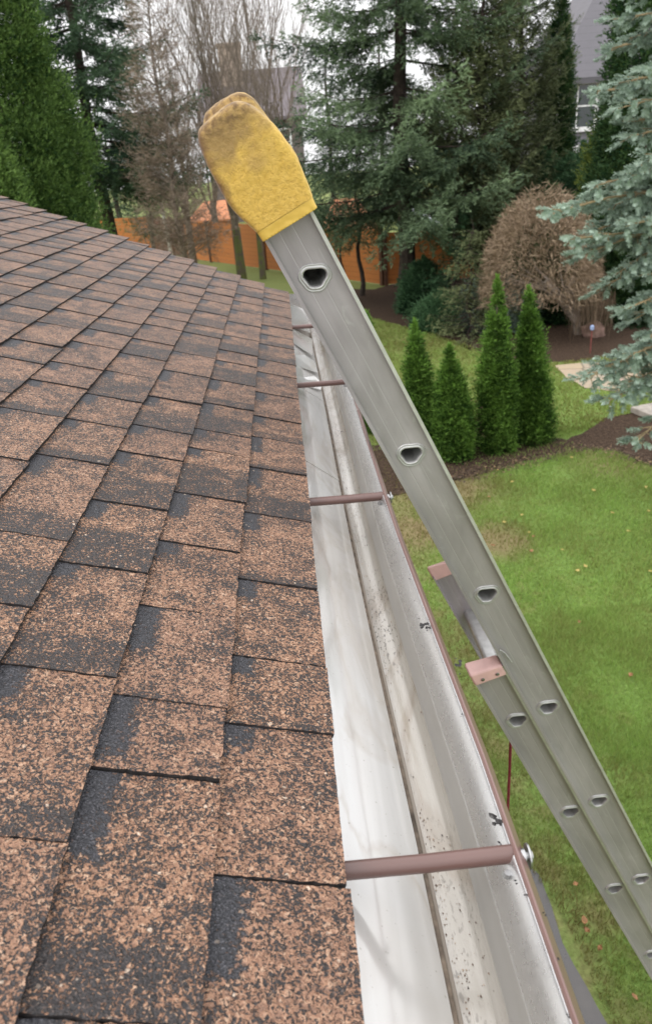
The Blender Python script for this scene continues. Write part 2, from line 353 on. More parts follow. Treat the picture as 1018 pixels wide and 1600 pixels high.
for cidx in range(40):
    s0 = cidx*EXP; s1 = s0+EXP+.006; yend = rake(s0+.04)+rr.uniform(-.004, .008)
    js = [y for y in J.get(cidx, [])]
    y = js[0] if js else rr.uniform(.1, .3)
    pre = []
    while y > -1.6: y -= rr.uniform(.09, .16); pre.append(y)
    js = pre[::-1]+js
    if cidx not in J: js.append(y0 := rr.uniform(.3, .4)) if False else None
    y = js[-1]
    while y < yend-.1: y += rr.choice([.1, .115, .125, .14, .15, .165])*rr.uniform(.92, 1.08); js.append(y)
    js = [q for q in js if q < yend-.04]+[yend]
    slo = rr.uniform(-.0015, .0015)
    for a, e in zip(js[:-1], js[1:]):
        L = e-a; near = e > .1 and a < 1.5 and cidx < 8
        lo = s0+slo+rr.uniform(-.0013, .0013); hi = s1
        g = .0003+rr.random()*.0006
        # outline, counterclockwise from near-lower corner: jagged cut edges
        def jag(n, A, B, amp):
            out = []
            for i in range(n):
                f = i/n; out.append((A[0]+(B[0]-A[0])*f+rr.uniform(-amp, amp)*(i > 0), A[1]+(B[1]-A[1])*f+rr.uniform(-amp, amp)*(i > 0)))
            return out
        k = 22 if near else 5; am = .0007 if near else .0006
        sk = rr.uniform(-.002, .002)
        P = jag(k, (lo, a+g+sk), (lo, e-g), am*(.35 if cidx == 0 else 1))+jag(k, (lo, e-g), (hi, e-g), am)+jag(3, (hi, e-g), (hi, a+g), 0)+jag(k, (hi, a+g), (lo, a+g+sk), am)
        tn = rr.uniform(.0010, .0021); lift = rr.uniform(.0032, .0048)
        def hh(s, y):
            fs = (s-lo)/(hi-lo); fy = (y-a)/L
            return .002+lift*(1-fs)+tn*(1-fy)*.8+.0006*mnoise.noise(Vector((s*30, y*30, cidx)))
        bw = edge_bow(a) if cidx == 0 else 0
        top = [roofpt(s+(0 if cidx else -edge_bow(y)*0), y, hh(s, y)) for s, y in P]; bot = [roofpt(s, y, max(.0003, hh(s, y)-.0042)) for s, y in P]
        n = len(P); cen = roofpt((lo+hi)/2, (a+e)/2, hh((lo+hi)/2, (a+e)/2))
        base = len(b.v); b.v += top+bot+[cen]
        col = (rr.random(), rr.random(), rr.random(), 1)
        UV = [((e-y), (s-s0)/EXP) for s, y in P]; UVc = ((e-a)/2, .5)
        for i in range(n):
            j = (i+1) % n
            b.f.append((base+i, base+j, base+2*n)); b.mi.append(0); uvs += [UV[i], UV[j], UVc]; cols += [col]*3
            b.f.append((base+n+i, base+n+j, base+j, base+i)); b.mi.append(1); uvs += [UV[i], UV[j], UV[j], UV[i]]; cols += [col]*4
# deck below the shingles
dk = len(b.v); ring = [(0.004, -1.7), (.004, rake(0)-.02), (3.2, rake(3.2)-.02), (3.2, -1.7)]
b.v += [roofpt(s, y, -.0004) for s, y in ring]+[roofpt(s, y, -.012) for s, y in ring]
for f in [(0, 1, 2, 3), (7, 6, 5, 4), (0, 4, 5, 1), (1, 5, 6, 2), (2, 6, 7, 3), (3, 7, 4, 0)]:
    b.f.append(tuple(dk+i for i in f)); b.mi.append(1); uvs += [(.1, .5)]*4; cols += [(0, 0, 0, 1)]*4
me = b.mesh('roof')
ul = me.uv_layers.new(name='tab'); ul.data.foreach_set('uv', np.array(uvs, np.float32).ravel())
ca = me.color_attributes.new('rnd', 'FLOAT_COLOR', 'CORNER'); ca.data.foreach_set('color', np.array(cols, np.float32).ravel())
bm = bmesh.new(); bm.from_mesh(me)
for f in bm.faces:
    if f.material_index == 0 and f.normal.z < 0: f.normal_flip()
bm.to_mesh(me); bm.free()
roof = link('roof', me, [M['shingle_granules'], M['shingle_edge']], house)
# the other slope of the roof
b = MB(); p = roofpt(3.2, -1.7); q = roofpt(3.2, rake(3.2)-.02)
b.add([p, q, (p[0]-3.0, q[1], p[2]-1.0), (p[0]-3.0, p[1], p[2]-1.0)], [(0, 1, 2, 3)]); b.obj('roof', M['shingle_granules'], house)

# --- gutter trough: cross-section in (X, drop below the camera)
def interp(x, xs, ys): return float(np.interp(x, xs, ys))
def kfar(y):  return interp(y/H, [.5, 1.0, 1.9, 2.3, 2.8, 3.6, 6.8], [1.0, 1.0, .925, .922, .925, .95, .95])
def gx_(X, y): return .004+(X-.004)*kfar(y)
YG = [-1.7, -1.2, -.7, -.4]+[round(-.2+i*.06, 3) for i in range(48)]
YG = [y for y in YG if y < 2.56]+[2.56]
def sweep(prof, mats_idx, close=False, ys=YG, bump=None):
    b = MB(); V = []
    for y in ys:
        for i, (X, hh) in enumerate(prof):
            dx = bump(i, y) if bump else 0
            V.append((gx_(X, y)+dx, y, CZ-hh))
    n = len(prof); Fs = []; 
    for j in range(len(ys)-1):
        for i in range(n-1):
            b.mi.append(mats_idx[i]); Fs.append((j*n+i, j*n+i+1, (j+1)*n+i+1, (j+1)*n+i))
    b.v = V; b.f = Fs; return b
def curve(P, n):                                    # Catmull-Rom through P
    out = []
    for i in range(len(P)-1):
        p0, p1, p2, p3 = [np.array(P[min(max(i+k, 0), len(P)-1)]) for k in (-1, 0, 1, 2)]
        for j in range(n):
            u = j/n; out.append(tuple(.5*((2*p1)+(-p0+p2)*u+(2*p0-5*p1+4*p2-p3)*u*u+(-p0+3*p1-3*p2+p3)*u**3)))
    out.append(tuple(P[-1])); return out
# materials of the trough
def stain(t, lo=.35, hi=.7):
    return t.noise(30, 5, t.mapped((1, .12, 1)))
t = NT('apron_metal')                               # white coated flashing with rain streaks
st = t.noise(26, 5, t.mapped((1, .06, 1)), dist=.6); blot = t.noise(5.5, 4, t.mapped((1, .45, 1)), dist=.8)
c = t.ramp(st, [(.25, (.43, .42, .395)), (.55, (.54, .53, .51)), (.8, (.60, .60, .59))])
c = t.mix(t.ramp(blot, [(.45, 0.), (.6, .55)]), c, (.40, .365, .32)); spk = t.noise(300, 2)
c = t.mix(t.ramp(t.noise(8, 5, t.mapped((1, .35, 1)), dist=1.2), [(.46, 0.), (.5, .35), (.54, 0.)]), c, (.36, .31, .25)); c = t.mix(t.ramp(spk, [(.70, 0.), (.76, .6)]), c, (.22, .2, .17))
M['apron_metal'] = t.set(color=c, rough=t.ramp(st, [(.3, .22), (.7, .08)]), metal=.3, spec=.6, coat=.5, coatr=.06, normal=t.bump(t.noise(14, 3, t.mapped((1, .2, 1))), .10, .01))
t = NT('gutter_floor')
st = t.noise(40, 6, t.mapped((1, .05, 1)), dist=.4); sp1 = t.noise(420, 4, t.mapped((1, .35, 1))); cl = t.noise(11, 5, t.mapped((1, .5, 1)))
tide = t.ramp(t.noise(9, 5, t.mapped((1, .3, 1)), dist=1.), [(.44, 0.), (.5, .5), (.56, 0.)]); c = t.ramp(st, [(.25, (.31, .285, .245)), (.6, (.43, .405, .365)), (.8, (.50, .48, .45))])
dirt = t.math('MULTIPLY', t.ramp(sp1, [(.56, 0.), (.63, 1.)]), t.ramp(cl, [(.46, 0.), (.62, .75)]))
c = t.mix(tide, c, (.22, .175, .13)); c = t.mix(dirt, c, (.035, .028, .022))
M['gutter_floor'] = t.set(color=c, rough=t.ramp(st, [(.3, .34), (.7, .16)]), metal=.2, coat=.35, coatr=.08, spec=.5, normal=t.bump(sp1, .15, .001))
t = NT('groove_dirt'); st = t.noise(60, 5, t.mapped((1, .05, 1)))
M['groove_dirt'] = t.set(color=t.ramp(st, [(.3, (.14, .11, .085)), (.5, (.22, .185, .15)), (.75, (.32, .285, .245))]), rough=.6)
t = NT('galvanised'); sg = t.n('ShaderNodeTexVoronoi', {'Vector': t.obj(), 'Scale': 420.}).outputs['Color']; s1 = t.n('ShaderNodeSeparateColor', {0: sg}).outputs[0]
st = t.noise(20, 4, t.mapped((1, .1, 1))); c = t.mix(.12, t.ramp(st, [(.3, (.62, .62, .625)), (.7, (.76, .76, .755))]), t.ramp(s1, [(0, .36), (1, .70)]))
M['galvanised'] = t.set(color=c, metal=.85, rough=t.ramp(s1, [(0, .27), (1, .31)]), normal=t.bump(t.noise(60, 3), .05, .002))
t = NT('zinc_grey'); st = t.noise(22, 4, t.mapped((1, .08, 1)), dist=.5)
M['zinc_grey'] = t.set(coat=.3, coatr=.1, color=t.ramp(st, [(.3, (.34, .33, .31)), (.7, (.46, .45, .43))]), metal=.45, rough=.4)
# brown coated steel, chips show bare metal
t = NT('brown_coating'); chip = t.noise(38, 5, t.mapped((1, .5, 1))); f = t.ramp(chip, [(.70, 0.), (.72, 1.)])
c = t.mix(f, t.ramp(t.noise(9, 3), [(.3, (.095, .050, .042)), (.7, (.120, .064, .054))]), (.38, .33, .31))
M['brown_coating'] = t.set(color=c, rough=.30, spec=.5, coat=.25, coatr=.15)
t = NT('brown_lip'); chip = t.noise(38, 5, t.mapped((1, .5, 1))); c = t.mix(t.ramp(chip, [(.66, 0.), (.68, .8)]), t.ramp(t.noise(9, 3), [(.3, (.15, .088, .077)), (.7, (.185, .112, .099))]), (.42, .37, .35))
M['brown_lip'] = t.set(color=c, rough=.34, spec=.5, coat=.2, coatr=.15)

gut = MB()
gutter = link('gutter', (lambda: (sweep(
    [(-.0005, .53), (-.0005, .44), (.030, .470)]+[(.0575, .4735)]
    +curve([(.0655, .474), (.0765, .473), (.0880, .468), (.0945, .455), (.0975, .440)], 5)
    +curve([(.0980, .4395), (.1005, .424), (.1040, .408), (.1075, .399), (.1105, .3975)], 6)[0:]
    +[(.1125, .400), (.1125, .420), (.105, .445), (.100, .50), (.094, .53), (-.0005, .53)],
    [2, 2, 2, 0]+[0]*6+[0]*6+[3]*9+[1]*25+[3]*8)).mesh('gutter', True, 50))(), [M['gutter_floor'], M['galvanised'], M['groove_dirt'], M['zinc_grey']], house)
# back apron (flashing) in overlapping lengths; each a sub-part of the gutter
def apron(y0, y1, lift, tiltx=0):
    ys = [y0+(y1-y0)*i/12 for i in range(13)]
    P = [(-.03, .4005-lift), (.004, .4145-lift), (.030, .4330-lift), (.0525, .4495-lift), (.0572, .4530-lift), (.0578, .4725), (.0572, .473), (.0562, .4545), (.03, .4345), (-.03, .402)]
    b = sweep(P, [0]*9, ys=ys); b.f += [tuple(range(len(P))), tuple(reversed([12*len(P)+i for i in range(len(P))]))]; b.mi += [0, 0]
    return b.obj('apron', M['apron_metal'], gutter, smooth=True, angle=30)
apron(-1.7, 1.075, 0); apron(1.06, 1.5, .0022); apron(1.475, 2.03, .0034)
# seam bead with the dirt line where apron meets floor
b = MB(); ys = YG
for X, w_, hh, mi in ((.0605, .0022, .4722, 0), (.0638, .0016, .4726, 1)):
    pr = [(X+w_*math.cos(a), hh-w_*.9*math.sin(a)) for a in [math.pi*i/6 for i in range(7)]]
    s_ = sweep(pr, [mi]*6); o = len(b.v); b.v += s_.v; b.f += [tuple(i+o for i in f) for f in s_.f]; b.mi += s_.mi
simple('grime_and_hole_shade', (.15, .118, .09), .8, nscale=90, namp=.6)
b.obj('seam_bead', [M['grime_and_hole_shade'], M['groove_dirt']], gutter, smooth=True)
# brown lip trim: rounded bead and a sloping outer face
pr = [(.1088, .4000), (.1083, .3975), (.1087, .3955), (.1098, .3945), (.1111, .3950), (.1118, .3968), (.1124, .3975), (.1158, .4018), (.1163, .4030), (.1160, .4100), (.1150, .4098), (.1112, .4020), (.1088, .4000)]
b = sweep(pr, [0]*12); b.obj('lip_trim', M['brown_lip'], gutter, smooth=True, angle=40)
# end cap
b = MB(); b.add([(gx_(X, 2.56), 2.561, CZ-h_) for X, h_ in [(-.0005, .53), (-.0005, .40), (.05, .402), (.112, .400), (.105, .445), (.094, .53)]], [(0, 1, 2, 3, 4, 5)])
b.add([(gx_(X, 2.56), 2.563, CZ-h_) for X, h_ in [(-.0005, .53), (-.0005, .40), (.05, .402), (.112, .400), (.105, .445), (.094, .53)]], [(5, 4, 3, 2, 1, 0)])
b.obj('end_cap', M['galvanised'], gutter)
# tube spacers across the trough, each with its bolt
simple('zinc_bolt', (.36, .36, .36), .3, .9, nscale=60, namp=.15)
for yb in (-.24, .322, .878, 1.437, 2.01):
    b = MB(); x1 = gx_(.1100, yb); z = CZ-.4015
    b.tube([(-.02, yb, z+.001), (x1*.5, yb, z), (x1, yb+.001, z-.0005)], .0057, 20); b.obj('bracket_tube', M['brown_coating'], gutter, smooth=True)
    b = MB(); x = gx_(.1150, yb); z -= .003
    b.tube([(x-.004, yb, z), (x+.0015, yb, z)], .0050, 16); b.tube([(x+.0012, yb, z), (x+.0032, yb, z)], .0030, 12)
    b.tube([(x+.003, yb, z), (x+.0042, yb, z), (x+.0046, yb, z)], [.0078, .0078, .0070], 24)
    b.tube([(x+.0045, yb, z), (x+.0062, yb, z), (x+.0070, yb, z)], [.0040, .0034, .001], 12)
    bolt = b.obj('bolt', M['zinc_bolt'], gutter, smooth=True)
    b = MB(); b.tube([(x-.0125, yb-.009, z-.004), (x-.0118, yb-.0093, z-.001)], [.0028, .0022], 10); b.obj('rivet', M['zinc_bolt'], gutter, smooth=True)
# downspout outlet and bent flashing pieces near the far end
b = MB(); yo = 1.50; xo = .035
b.tube([(xo, 1.58, CZ-.4375), (xo, 1.58, CZ-.4395)], .013, 18); b.obj('outlet', M['grime_and_hole_shade'], gutter)  # solid disc, its dark colour stands in for the shade inside the hole
def bent(P, name):
    b = MB(); n = len(P)
    V = [(gx_(x, y), y, CZ-h_) for x, y, h_ in P]; V2 = [(x, y, z-.0012) for x, y, z in V]
    b.add(V+V2, [tuple(range(n)), tuple(reversed(range(n, 2*n)))]+[(i, (i+1) % n, n+(i+1) % n, n+i)[::-1] for i in range(n)]); b.obj(name, M['apron_metal'], gutter)
bent([(.001, 1.86, .408), (.050, 1.80, .430), (.058, 1.98, .430), (.002, 2.03, .406)], 'flashing_flap')
bent([(.004, 1.64, .412), (.055, 1.66, .437), (.052, 1.74, .432), (.030, 1.77, .420), (.003, 1.73, .410)], 'flashing_flap')
bent([(.002, 1.49, .412), (.054, 1.53, .440), (.060, 1.56, .436), (.045, 1.60, .428), (.02, 1.565, .420), (.003, 1.55, .411)], 'flashing_flap')
bent([(.001, 2.06, .404), (.056, 2.05, .428), (.060, 2.40, .430), (.0, 2.42, .404)], 'flashing_flap')

# shingle grit and needles washed into the trough: nobody could count them
t = NT('grit'); M['grit'] = t.set(color=t.ramp(t.attr('tint').outputs['Fac'], [(0, (.04, .033, .03)), (.5, (.14, .09, .065)), (1, (.36, .26, .18))]), rough=.8)
rg_ = np.random.default_rng(5); n = 1500; k1 = rg_.random(n) < .5; yy = rg_.uniform(.1, 2.4, n); patchy = field(yy*0+1.3, yy, 9, 8) > -.1
xx = np.where(k1, .0665+np.abs(rg_.normal(0, .0035, n)), rg_.uniform(.067, .090, n)); keep = patchy | (rg_.random(n) < .25); xx, yy = xx[keep], yy[keep]; n = len(xx)
zz = CZ-np.interp(xx, [.06, .0655, .0765, .0880, .0945], [.4735, .474, .473, .468, .455])+.0003
xx = np.array([gx_(a_, b_) for a_, b_ in zip(xx, yy)]); c0 = np.stack([xx, yy, zz], 1); sz_ = rg_.uniform(.0003, .0008, n)[:, None]
T4 = np.array([(1, 0, 0), (-.5, .87, 0), (-.5, -.87, 0), (0, 0, 1.)]); an = rg_.uniform(0, 6.28, n); st_ = rg_.uniform(.8, 2.0, n)
Vg = np.stack([c0+np.stack([(p_[0]*np.cos(an)-p_[1]*np.sin(an)), (p_[0]*np.sin(an)+p_[1]*np.cos(an))*st_, np.full(n, p_[2])], 1)*sz_ for p_ in T4], 1).reshape(-1, 3)
Fg = (np.arange(n)[:, None, None]*4+np.array([(0, 1, 3), (1, 2, 3), (2, 0, 3)])[None]).reshape(-1, 3)
tag(link('shingle_grit', np_mesh('shingle_grit', Vg, Fg, np.repeat(rg_.random(n), 3)), M['grit']), kind='stuff')
# debris clumps on the gutter
simple('wet_leaf', (.012, .010, .010), .35, nscale=200, namp=.6)
def clump(p, sz, n, seed, name, label, grp=None, cat='debris'):
    rg = random.Random(seed); b = MB()
    for i in range(n):
        c0 = Vector(p)+Vector((rg.uniform(-1, 1)*sz*.6, rg.uniform(-1, 1)*sz, rg.uniform(0, .25)*sz)); q = rg.uniform(.25, .55)*sz
        pts = [c0+Vector((math.cos(a)*q*rg.uniform(.4, 1.1), math.sin(a)*q*rg.uniform(.5, 1.2), rg.uniform(0, .3)*q)) for a in [k*1.047 for k in range(6)]]
        top = c0+Vector((0, 0, q*.5)); b.add(pts+[top, c0-Vector((0, 0, q*.3))], [(k, (k+1) % 6, 6) for k in range(6)]+[((k+1) % 6, k, 7) for k in range(6)])
    o = b.obj(name, M['wet_leaf'], None, loc=tuple(p)); tag(o, label, cat, grp); return o
def onlip(u, v, h_): 
    d = ray(u, v); return CAM+d*(-h_/d[2])
clump(onlip(664, 981, .399), .0070, 9, 1, 'wet_leaf_clump', 'black wet leaf clump on silver gutter edge, between two tube spacers', 'debris on the gutter')
clump(onlip(776, 1280, .400), .0062, 9, 2, 'wet_leaf_clump', 'black crumbly clump on silver gutter edge just above nearest tube spacer', 'debris on the gutter')
clump(onlip(716, 1040, .399), .0055, 5, 3, 'wet_leaf_clump', 'dark leaf scraps clinging to outside of brown gutter lip', 'debris on the gutter')
for k, (u, v) in enumerate([(781, 1318), (574, 852), (648, 938), (655, 968), (669, 969), (721, 1118), (640, 906), (804, 1378), (886, 1588), (711, 1028), (719, 1054), (667, 985), (612, 880), (822, 1400), (848, 1427), (873, 1497)]):
    clump(onlip(u, v, .398), .0018, 3, 30+k, 'debris_speck', 'tiny black speck of debris on the gutter rim', 'specks of debris on the gutter')

# ================================================================ LADDER
P0 = np.array([0.03773, 1.05026, CZ-.14698]); D = np.array([.41958, .04954, -.90636]); WV = np.array([-.90748, 0, -.42010]); NR = np.array([.02081, -.99877, -.04495])
def lp(s, w_, y): return P0+D*s+WV*w_-NR*y          # y away from the camera
EX = np.array([1., 0, 0]); EZ = np.array([0, 0, 1.])
def inpl(x, z): v = EX*x+EZ*z; return float(v@D), float(v@WV)
def dshape(r, n=13):
    r += .0012; T = [(.0078, .0040), (-.0078, .0040), (-.0025, -.0030), (.0025, -.0030)]; rng_ = [(-20, 90), (90, 200), (205, 268), (272, 335)]; out = []
    for (x, z), (a0, a1) in zip(T, rng_):
        for i in range(n+1):
            a = R(a0+(a1-a0)*i/n); out.append((x+r*math.cos(a), z+r*math.sin(a)))
    Q = []
    for i in range(len(out)):                        # points on the straight edges too
        a, b_ = out[i], out[(i+1) % len(out)]; L = math.hypot(b_[0]-a[0], b_[1]-a[1]); k = max(1, int(L/.002))
        Q += [(a[0]+(b_[0]-a[0])*j/k, a[1]+(b_[1]-a[1])*j/k) for j in range(k)]
    return Q
t = NT('aluminium')
lc = t.n('ShaderNodeAttribute', attribute_name='lad').outputs['Vector']; ls = t.n('ShaderNodeSeparateXYZ', {0: lc})
sv = t.n('ShaderNodeMapping', {0: lc, 'Scale': (.05, 1, 1)}).outputs[0]
st = t.noise(90, 5, sv); bl = t.noise(14, 6, t.n('ShaderNodeMapping', {0: lc, 'Scale': (.35, 1, 1)}).outputs[0], dist=.8); sc2 = t.noise(45, 6, t.n('ShaderNodeMapping', {0: lc, 'Scale': (.5, 1, 1), 'Rotation': (0, 0, .4)}).outputs[0], dist=1.2)
c = t.ramp(bl, [(.3, (.33, .298, .322)), (.7, (.49, .45, .475))]); c = t.mix(.16, c, t.ramp(st, [(.3, .27), (.7, .48)])); c = t.mix(t.ramp(sc2, [(.62, 0.), (.72, .35)]), c, (.56, .56, .56))
def line(w0):
    d_ = t.math('ABSOLUTE', t.math('SUBTRACT', ls.outputs[1], w0)); return t.ramp(t.math('DIVIDE', d_, .0009), [(.3, 1.), (1., 0.)])
gl = t.math('MAXIMUM', t.math('MAXIMUM', line(.0105), line(-.009)), t.math('MAXIMUM', line(.052), line(.071)))
c = t.mix(t.math('MULTIPLY', gl, .3), c, (.6, .6, .59))
drk = t.noise(70, 6, t.n('ShaderNodeMapping', {0: lc, 'Scale': (.12, 1, 1), 'Rotation': (0, 0, .08)}).outputs[0], dist=.6)
c = t.mix(t.ramp(drk, [(.54, 0.), (.74, .22)]), c, (.20, .19, .185)); scr = t.noise(260, 3, t.n('ShaderNodeMapping', {0: lc, 'Scale': (.03, 1, 1), 'Rotation': (0, 0, -.5)}).outputs[0]); c = t.mix(t.ramp(scr, [(.69, 0.), (.73, .4)]), c, (.70, .70, .70))
M['aluminium'] = t.set(color=c, metal=.38, rough=t.ramp(bl, [(.3, .30), (.7, .46)]), normal=t.bump(t.math('ADD', gl, t.math('MULTIPLY', sc2, .15)), .35, .0008))
simple('flange_highlight', (.60, .60, .58), .38, .5, nscale=60, namp=.12)  # lighter metal: the flange edge highlight is put into the colour
t = NT('rung_metal'); M['rung_metal'] = t.set(color=t.ramp(t.noise(60, 4), [(.3, (.42, .42, .41)), (.7, (.54, .54, .53))]), metal=.55, rough=.45)
simple('cap_plastic', (.68, .44, .41), .45, nscale=40, namp=.1, bump=.1, bd=.001)
simple('steel_dull', (.28, .27, .27), .4, .9)

foot = lp(3.86, .03, .18)
ladder = thing('extension_ladder', (float(foot[0]), float(foot[1]), 0), 'aluminium extension ladder leaning past the gutter, yellow cover on its top', 'ladder')
def lad_attr(me, coords):
    a = me.attributes.new('lad', 'FLOAT_VECTOR', 'POINT'); a.data.foreach_set('vector', np.array(coords, np.float32).ravel())
class LB(MB):
    def __init__(s): super().__init__(); s.c = []
    def ladd(s, pts, fs, mi=0):                      # pts in (s, w, y)
        s.add([lp(*p) for p in pts], fs, mi); s.c += [(p[0], p[1], p[2]) for p in pts]
    def out(s, name, mats, parent, smooth=True, angle=30):
        me = s.mesh(name, smooth, angle); lad_attr(me, s.c)
        return link(name, me, mats, parent)
def rail(w0, w1, holes, s_start, s_end, y0, sgn, name='rail'):
    """I-beam rail: web with D holes, flanges standing out on both sides. sgn=+1: outside faces the camera"""
    b = LB(); O = dshape(.0070)
    wc = holes['w']; hs = [h for h in holes['s'] if s_start+.04 < h < s_end-.04]
    for yy, fl in ((y0, False), (y0+.0018*sgn, True)):
        cuts = [s_start]+[(hs[i]+hs[i+1])/2 for i in range(len(hs)-1)]+[s_end]
        for h, ca_, cb in zip(hs, cuts[:-1], cuts[1:]):
            inner = []; outer = []
            for x, z in O:
                a, w_ = inpl(x, z); inner.append((h+a, wc+w_, yy))
                # radial projection on the cell's rectangle
                dx, dw = a, w_; tt = 1e9
                if dx > 1e-9: tt = min(tt, (cb-h)/dx)
                if dx < -1e-9: tt = min(tt, (ca_-h)/dx)
                if dw > 1e-9: tt = min(tt, (w1-wc)/dw)
                if dw < -1e-9: tt = min(tt, (w0-wc)/dw)
                outer.append([h+dx*tt, wc+dw*tt, yy])
            for cs, cw in ((ca_, w0), (ca_, w1), (cb, w0), (cb, w1)):
                k = min(range(len(outer)), key=lambda i: (outer[i][0]-cs)**2*.1+(outer[i][1]-cw)**2+0*(i))
                ang = math.atan2(cw-wc, cs-h); k = min(range(len(outer)), key=lambda i: abs((math.atan2(outer[i][1]-wc, outer[i][0]-h)-ang+math.pi) % (2*math.pi)-math.pi))
                outer[k] = [cs, cw, yy]
            n = len(O); fs = [(i, (i+1) % n, n+(i+1) % n, n+i) for i in range(n)]
            if fl: fs = [tuple(reversed(f)) for f in fs]
            b.ladd(inner+[tuple(p) for p in outer], fs)
    # flanges
    th = .0024
    for wa, wb in ((w0, w0+th), (w1-th, w1)):
        ya, yb = (y0-.0085*sgn, y0+.022*sgn)
        sec = [(wa, ya), (wb, ya), (wb, yb), (wa, yb)]
        pts = [(s_, w_, y_) for s_ in (s_start, s_end) for w_, y_ in sec]
        b.ladd(pts, [(0, 1, 5, 4), (1, 2, 6, 5), (2, 3, 7, 6), (3, 0, 4, 7), (3, 2, 1, 0), (4, 5, 6, 7)])
    # lip beads on the flange edges; a lighter colour paints the highlight on one
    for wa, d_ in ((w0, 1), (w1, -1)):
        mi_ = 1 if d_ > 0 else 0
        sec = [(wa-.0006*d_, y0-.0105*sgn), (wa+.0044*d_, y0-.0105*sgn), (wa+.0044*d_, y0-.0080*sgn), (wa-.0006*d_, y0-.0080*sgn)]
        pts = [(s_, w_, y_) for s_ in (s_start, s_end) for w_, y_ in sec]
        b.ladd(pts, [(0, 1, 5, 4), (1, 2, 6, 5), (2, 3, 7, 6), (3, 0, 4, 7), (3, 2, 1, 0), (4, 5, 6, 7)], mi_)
    me = b.mesh(name, True, 30); lad_attr(me, b.c)
    bm = bmesh.new(); bm.from_mesh(me); bmesh.ops.remove_doubles(bm, verts=bm.verts, dist=.00002); bmesh.ops.recalc_face_normals(bm, faces=bm.faces); bm.to_mesh(me); bm.free()
    ro = link(name, me, [M['aluminium'], M['flange_highlight']], ladder)
    for h in hs:                                     # swaged collars round the rung ends
        c_ = MB(); prof = [(.0070, -.004), (.0074, .0014), (.0084, .0026), (.0100, .0026), (.0110, .0012), (.0117, .0010), (.0126, .0018), (.0136, .0016), (.0142, .0)]
        rings = []
        for r_, hh in prof:
            rings.append([lp(h+inpl(x, z)[0], wc+inpl(x, z)[1], y0-hh*sgn) for x, z in dshape(r_)])
        n = min(len(r_) for r_ in rings)
        rings = [[r_[int(i*len(r_)/n)] for i in range(n)] for r_ in rings]
        V = [q for r_ in rings for q in r_]; Fs = [(k*n+i, k*n+(i+1) % n, (k+1)*n+(i+1) % n, (k+1)*n+i) for k in range(len(prof)-1) for i in range(n)]
        c_.add(V, Fs); c_.obj('rung_collar', M['rung_metal'], ro, smooth=True, angle=60)
    return ro
YW = .36
HF = [.305*i for i in range(0, 11)]; HB = [.305*i for i in range(3, 13)]
rail(-.0405, .0315, {'w': -.002, 's': HF}, -.17, 3.2, 0, 1); rail(-.0405, .0315, {'w': -.002, 's': HF}, -.17, 3.2, YW, -1)
rail(.0320, .0930, {'w': .0610, 's': HB}, .765, 3.86, .003, 1); rail(.0320, .0930, {'w': .0610, 's': HB}, .765, 3.86, YW-.003, -1)
def rung(s_, w_):
    b = MB(); O = dshape(.0071); n = len(O); V = []
    for y in (.001, .02, YW/2, YW-.02, YW-.001): V += [lp(s_+inpl(x, z)[0], w_+inpl(x, z)[1], y) for x, z in O]
    b.add(V, [(k*n+i, (k+1)*n+i, (k+1)*n+(i+1) % n, k*n+(i+1) % n) for k in range(4) for i in range(n)])
    # wide flat tread outside the tube
    return b.obj('rung', M['rung_metal'], ladder, smooth=True, angle=40)
for h in HF: rung(h, -.002)
for h in HB: rung(h, .061)
# moulded end caps on the base rails
def cap(y_in, y_out, sgn):
    b = LB(); ya, yb = y_in, y_out
    top = [(.742, .0945), (.752, .0305)]; bot = [(.790, .0945), (.790, .0305)]
    pts = []
    for y in (ya, yb): pts += [(top[0][0], top[0][1], y), (top[1][0], top[1][1], y), (bot[1][0], bot[1][1], y), (bot[0][0], bot[0][1], y)]
    pts = [(.752, .0955, ya), (.762, .0335, ya), (.788, .0335, ya), (.781, .0955, ya), (.738, .0955, yb), (.752, .0335, yb), (.788, .0335, yb), (.781, .0955, yb)]
    b.ladd(pts, [(0, 1, 2, 3), (7, 6, 5, 4), (0, 4, 5, 1), (1, 5, 6, 2), (2, 6, 7, 3), (3, 7, 4, 0)])
    me = b.mesh('end_cap'); bm = bmesh.new(); bm.from_mesh(me); bmesh.ops.recalc_face_normals(bm, faces=bm.faces); bm.to_mesh(me); bm.free()
    o = bevel(link('end_cap', me, M['cap_plastic'], ladder), .004, 3)
    for w_ in (.077, .049):
        c_ = MB(); y = ya-.0012*sgn; c_.tube([lp(.775-(w_-.049)*.1, w_, ya+.002*sgn), lp(.775-(w_-.049)*.1, w_, y), lp(.775-(w_-.049)*.1, w_, y-.0008*sgn)], [.0036, .0036, .002], 12)
        c_.obj('rivet', M['steel_dull'], o, smooth=True)
cap(-.009, .015, 1); cap(YW+.009, YW-.015, -1)
# small lock hook where fly passes the base section
b = MB(); b.tube([lp(.735, .030, -.004), lp(.728, .024, -.007), lp(.738, .019, -.008), lp(.765, .016, -.008)], .0016, 8); b.obj('guide_hook', M['rung_metal'], ladder, smooth=True)
# pull rope
pr_ = at(797, 1150, 1.24); b = MB(); b.tube([(pr_[0]+.0015*math.sin(z_*9), pr_[1], z_) for z_ in [pr_[2]-i*.1 for i in range(-1, int(pr_[2]/.1))]], .0033, 8)
simple('red_rope', (.26, .035, .055), .8, nscale=400, namp=.4, bump=.5, bd=.001); b.obj('pull_rope', M['red_rope'], ladder, smooth=True)
b = MB()
for y in (0, YW): b = MB(); b.box(tuple(lp(3.84, .06, y)), (.09, .05, .05)); b.obj('foot_pad', M['steel_dull'], ladder)

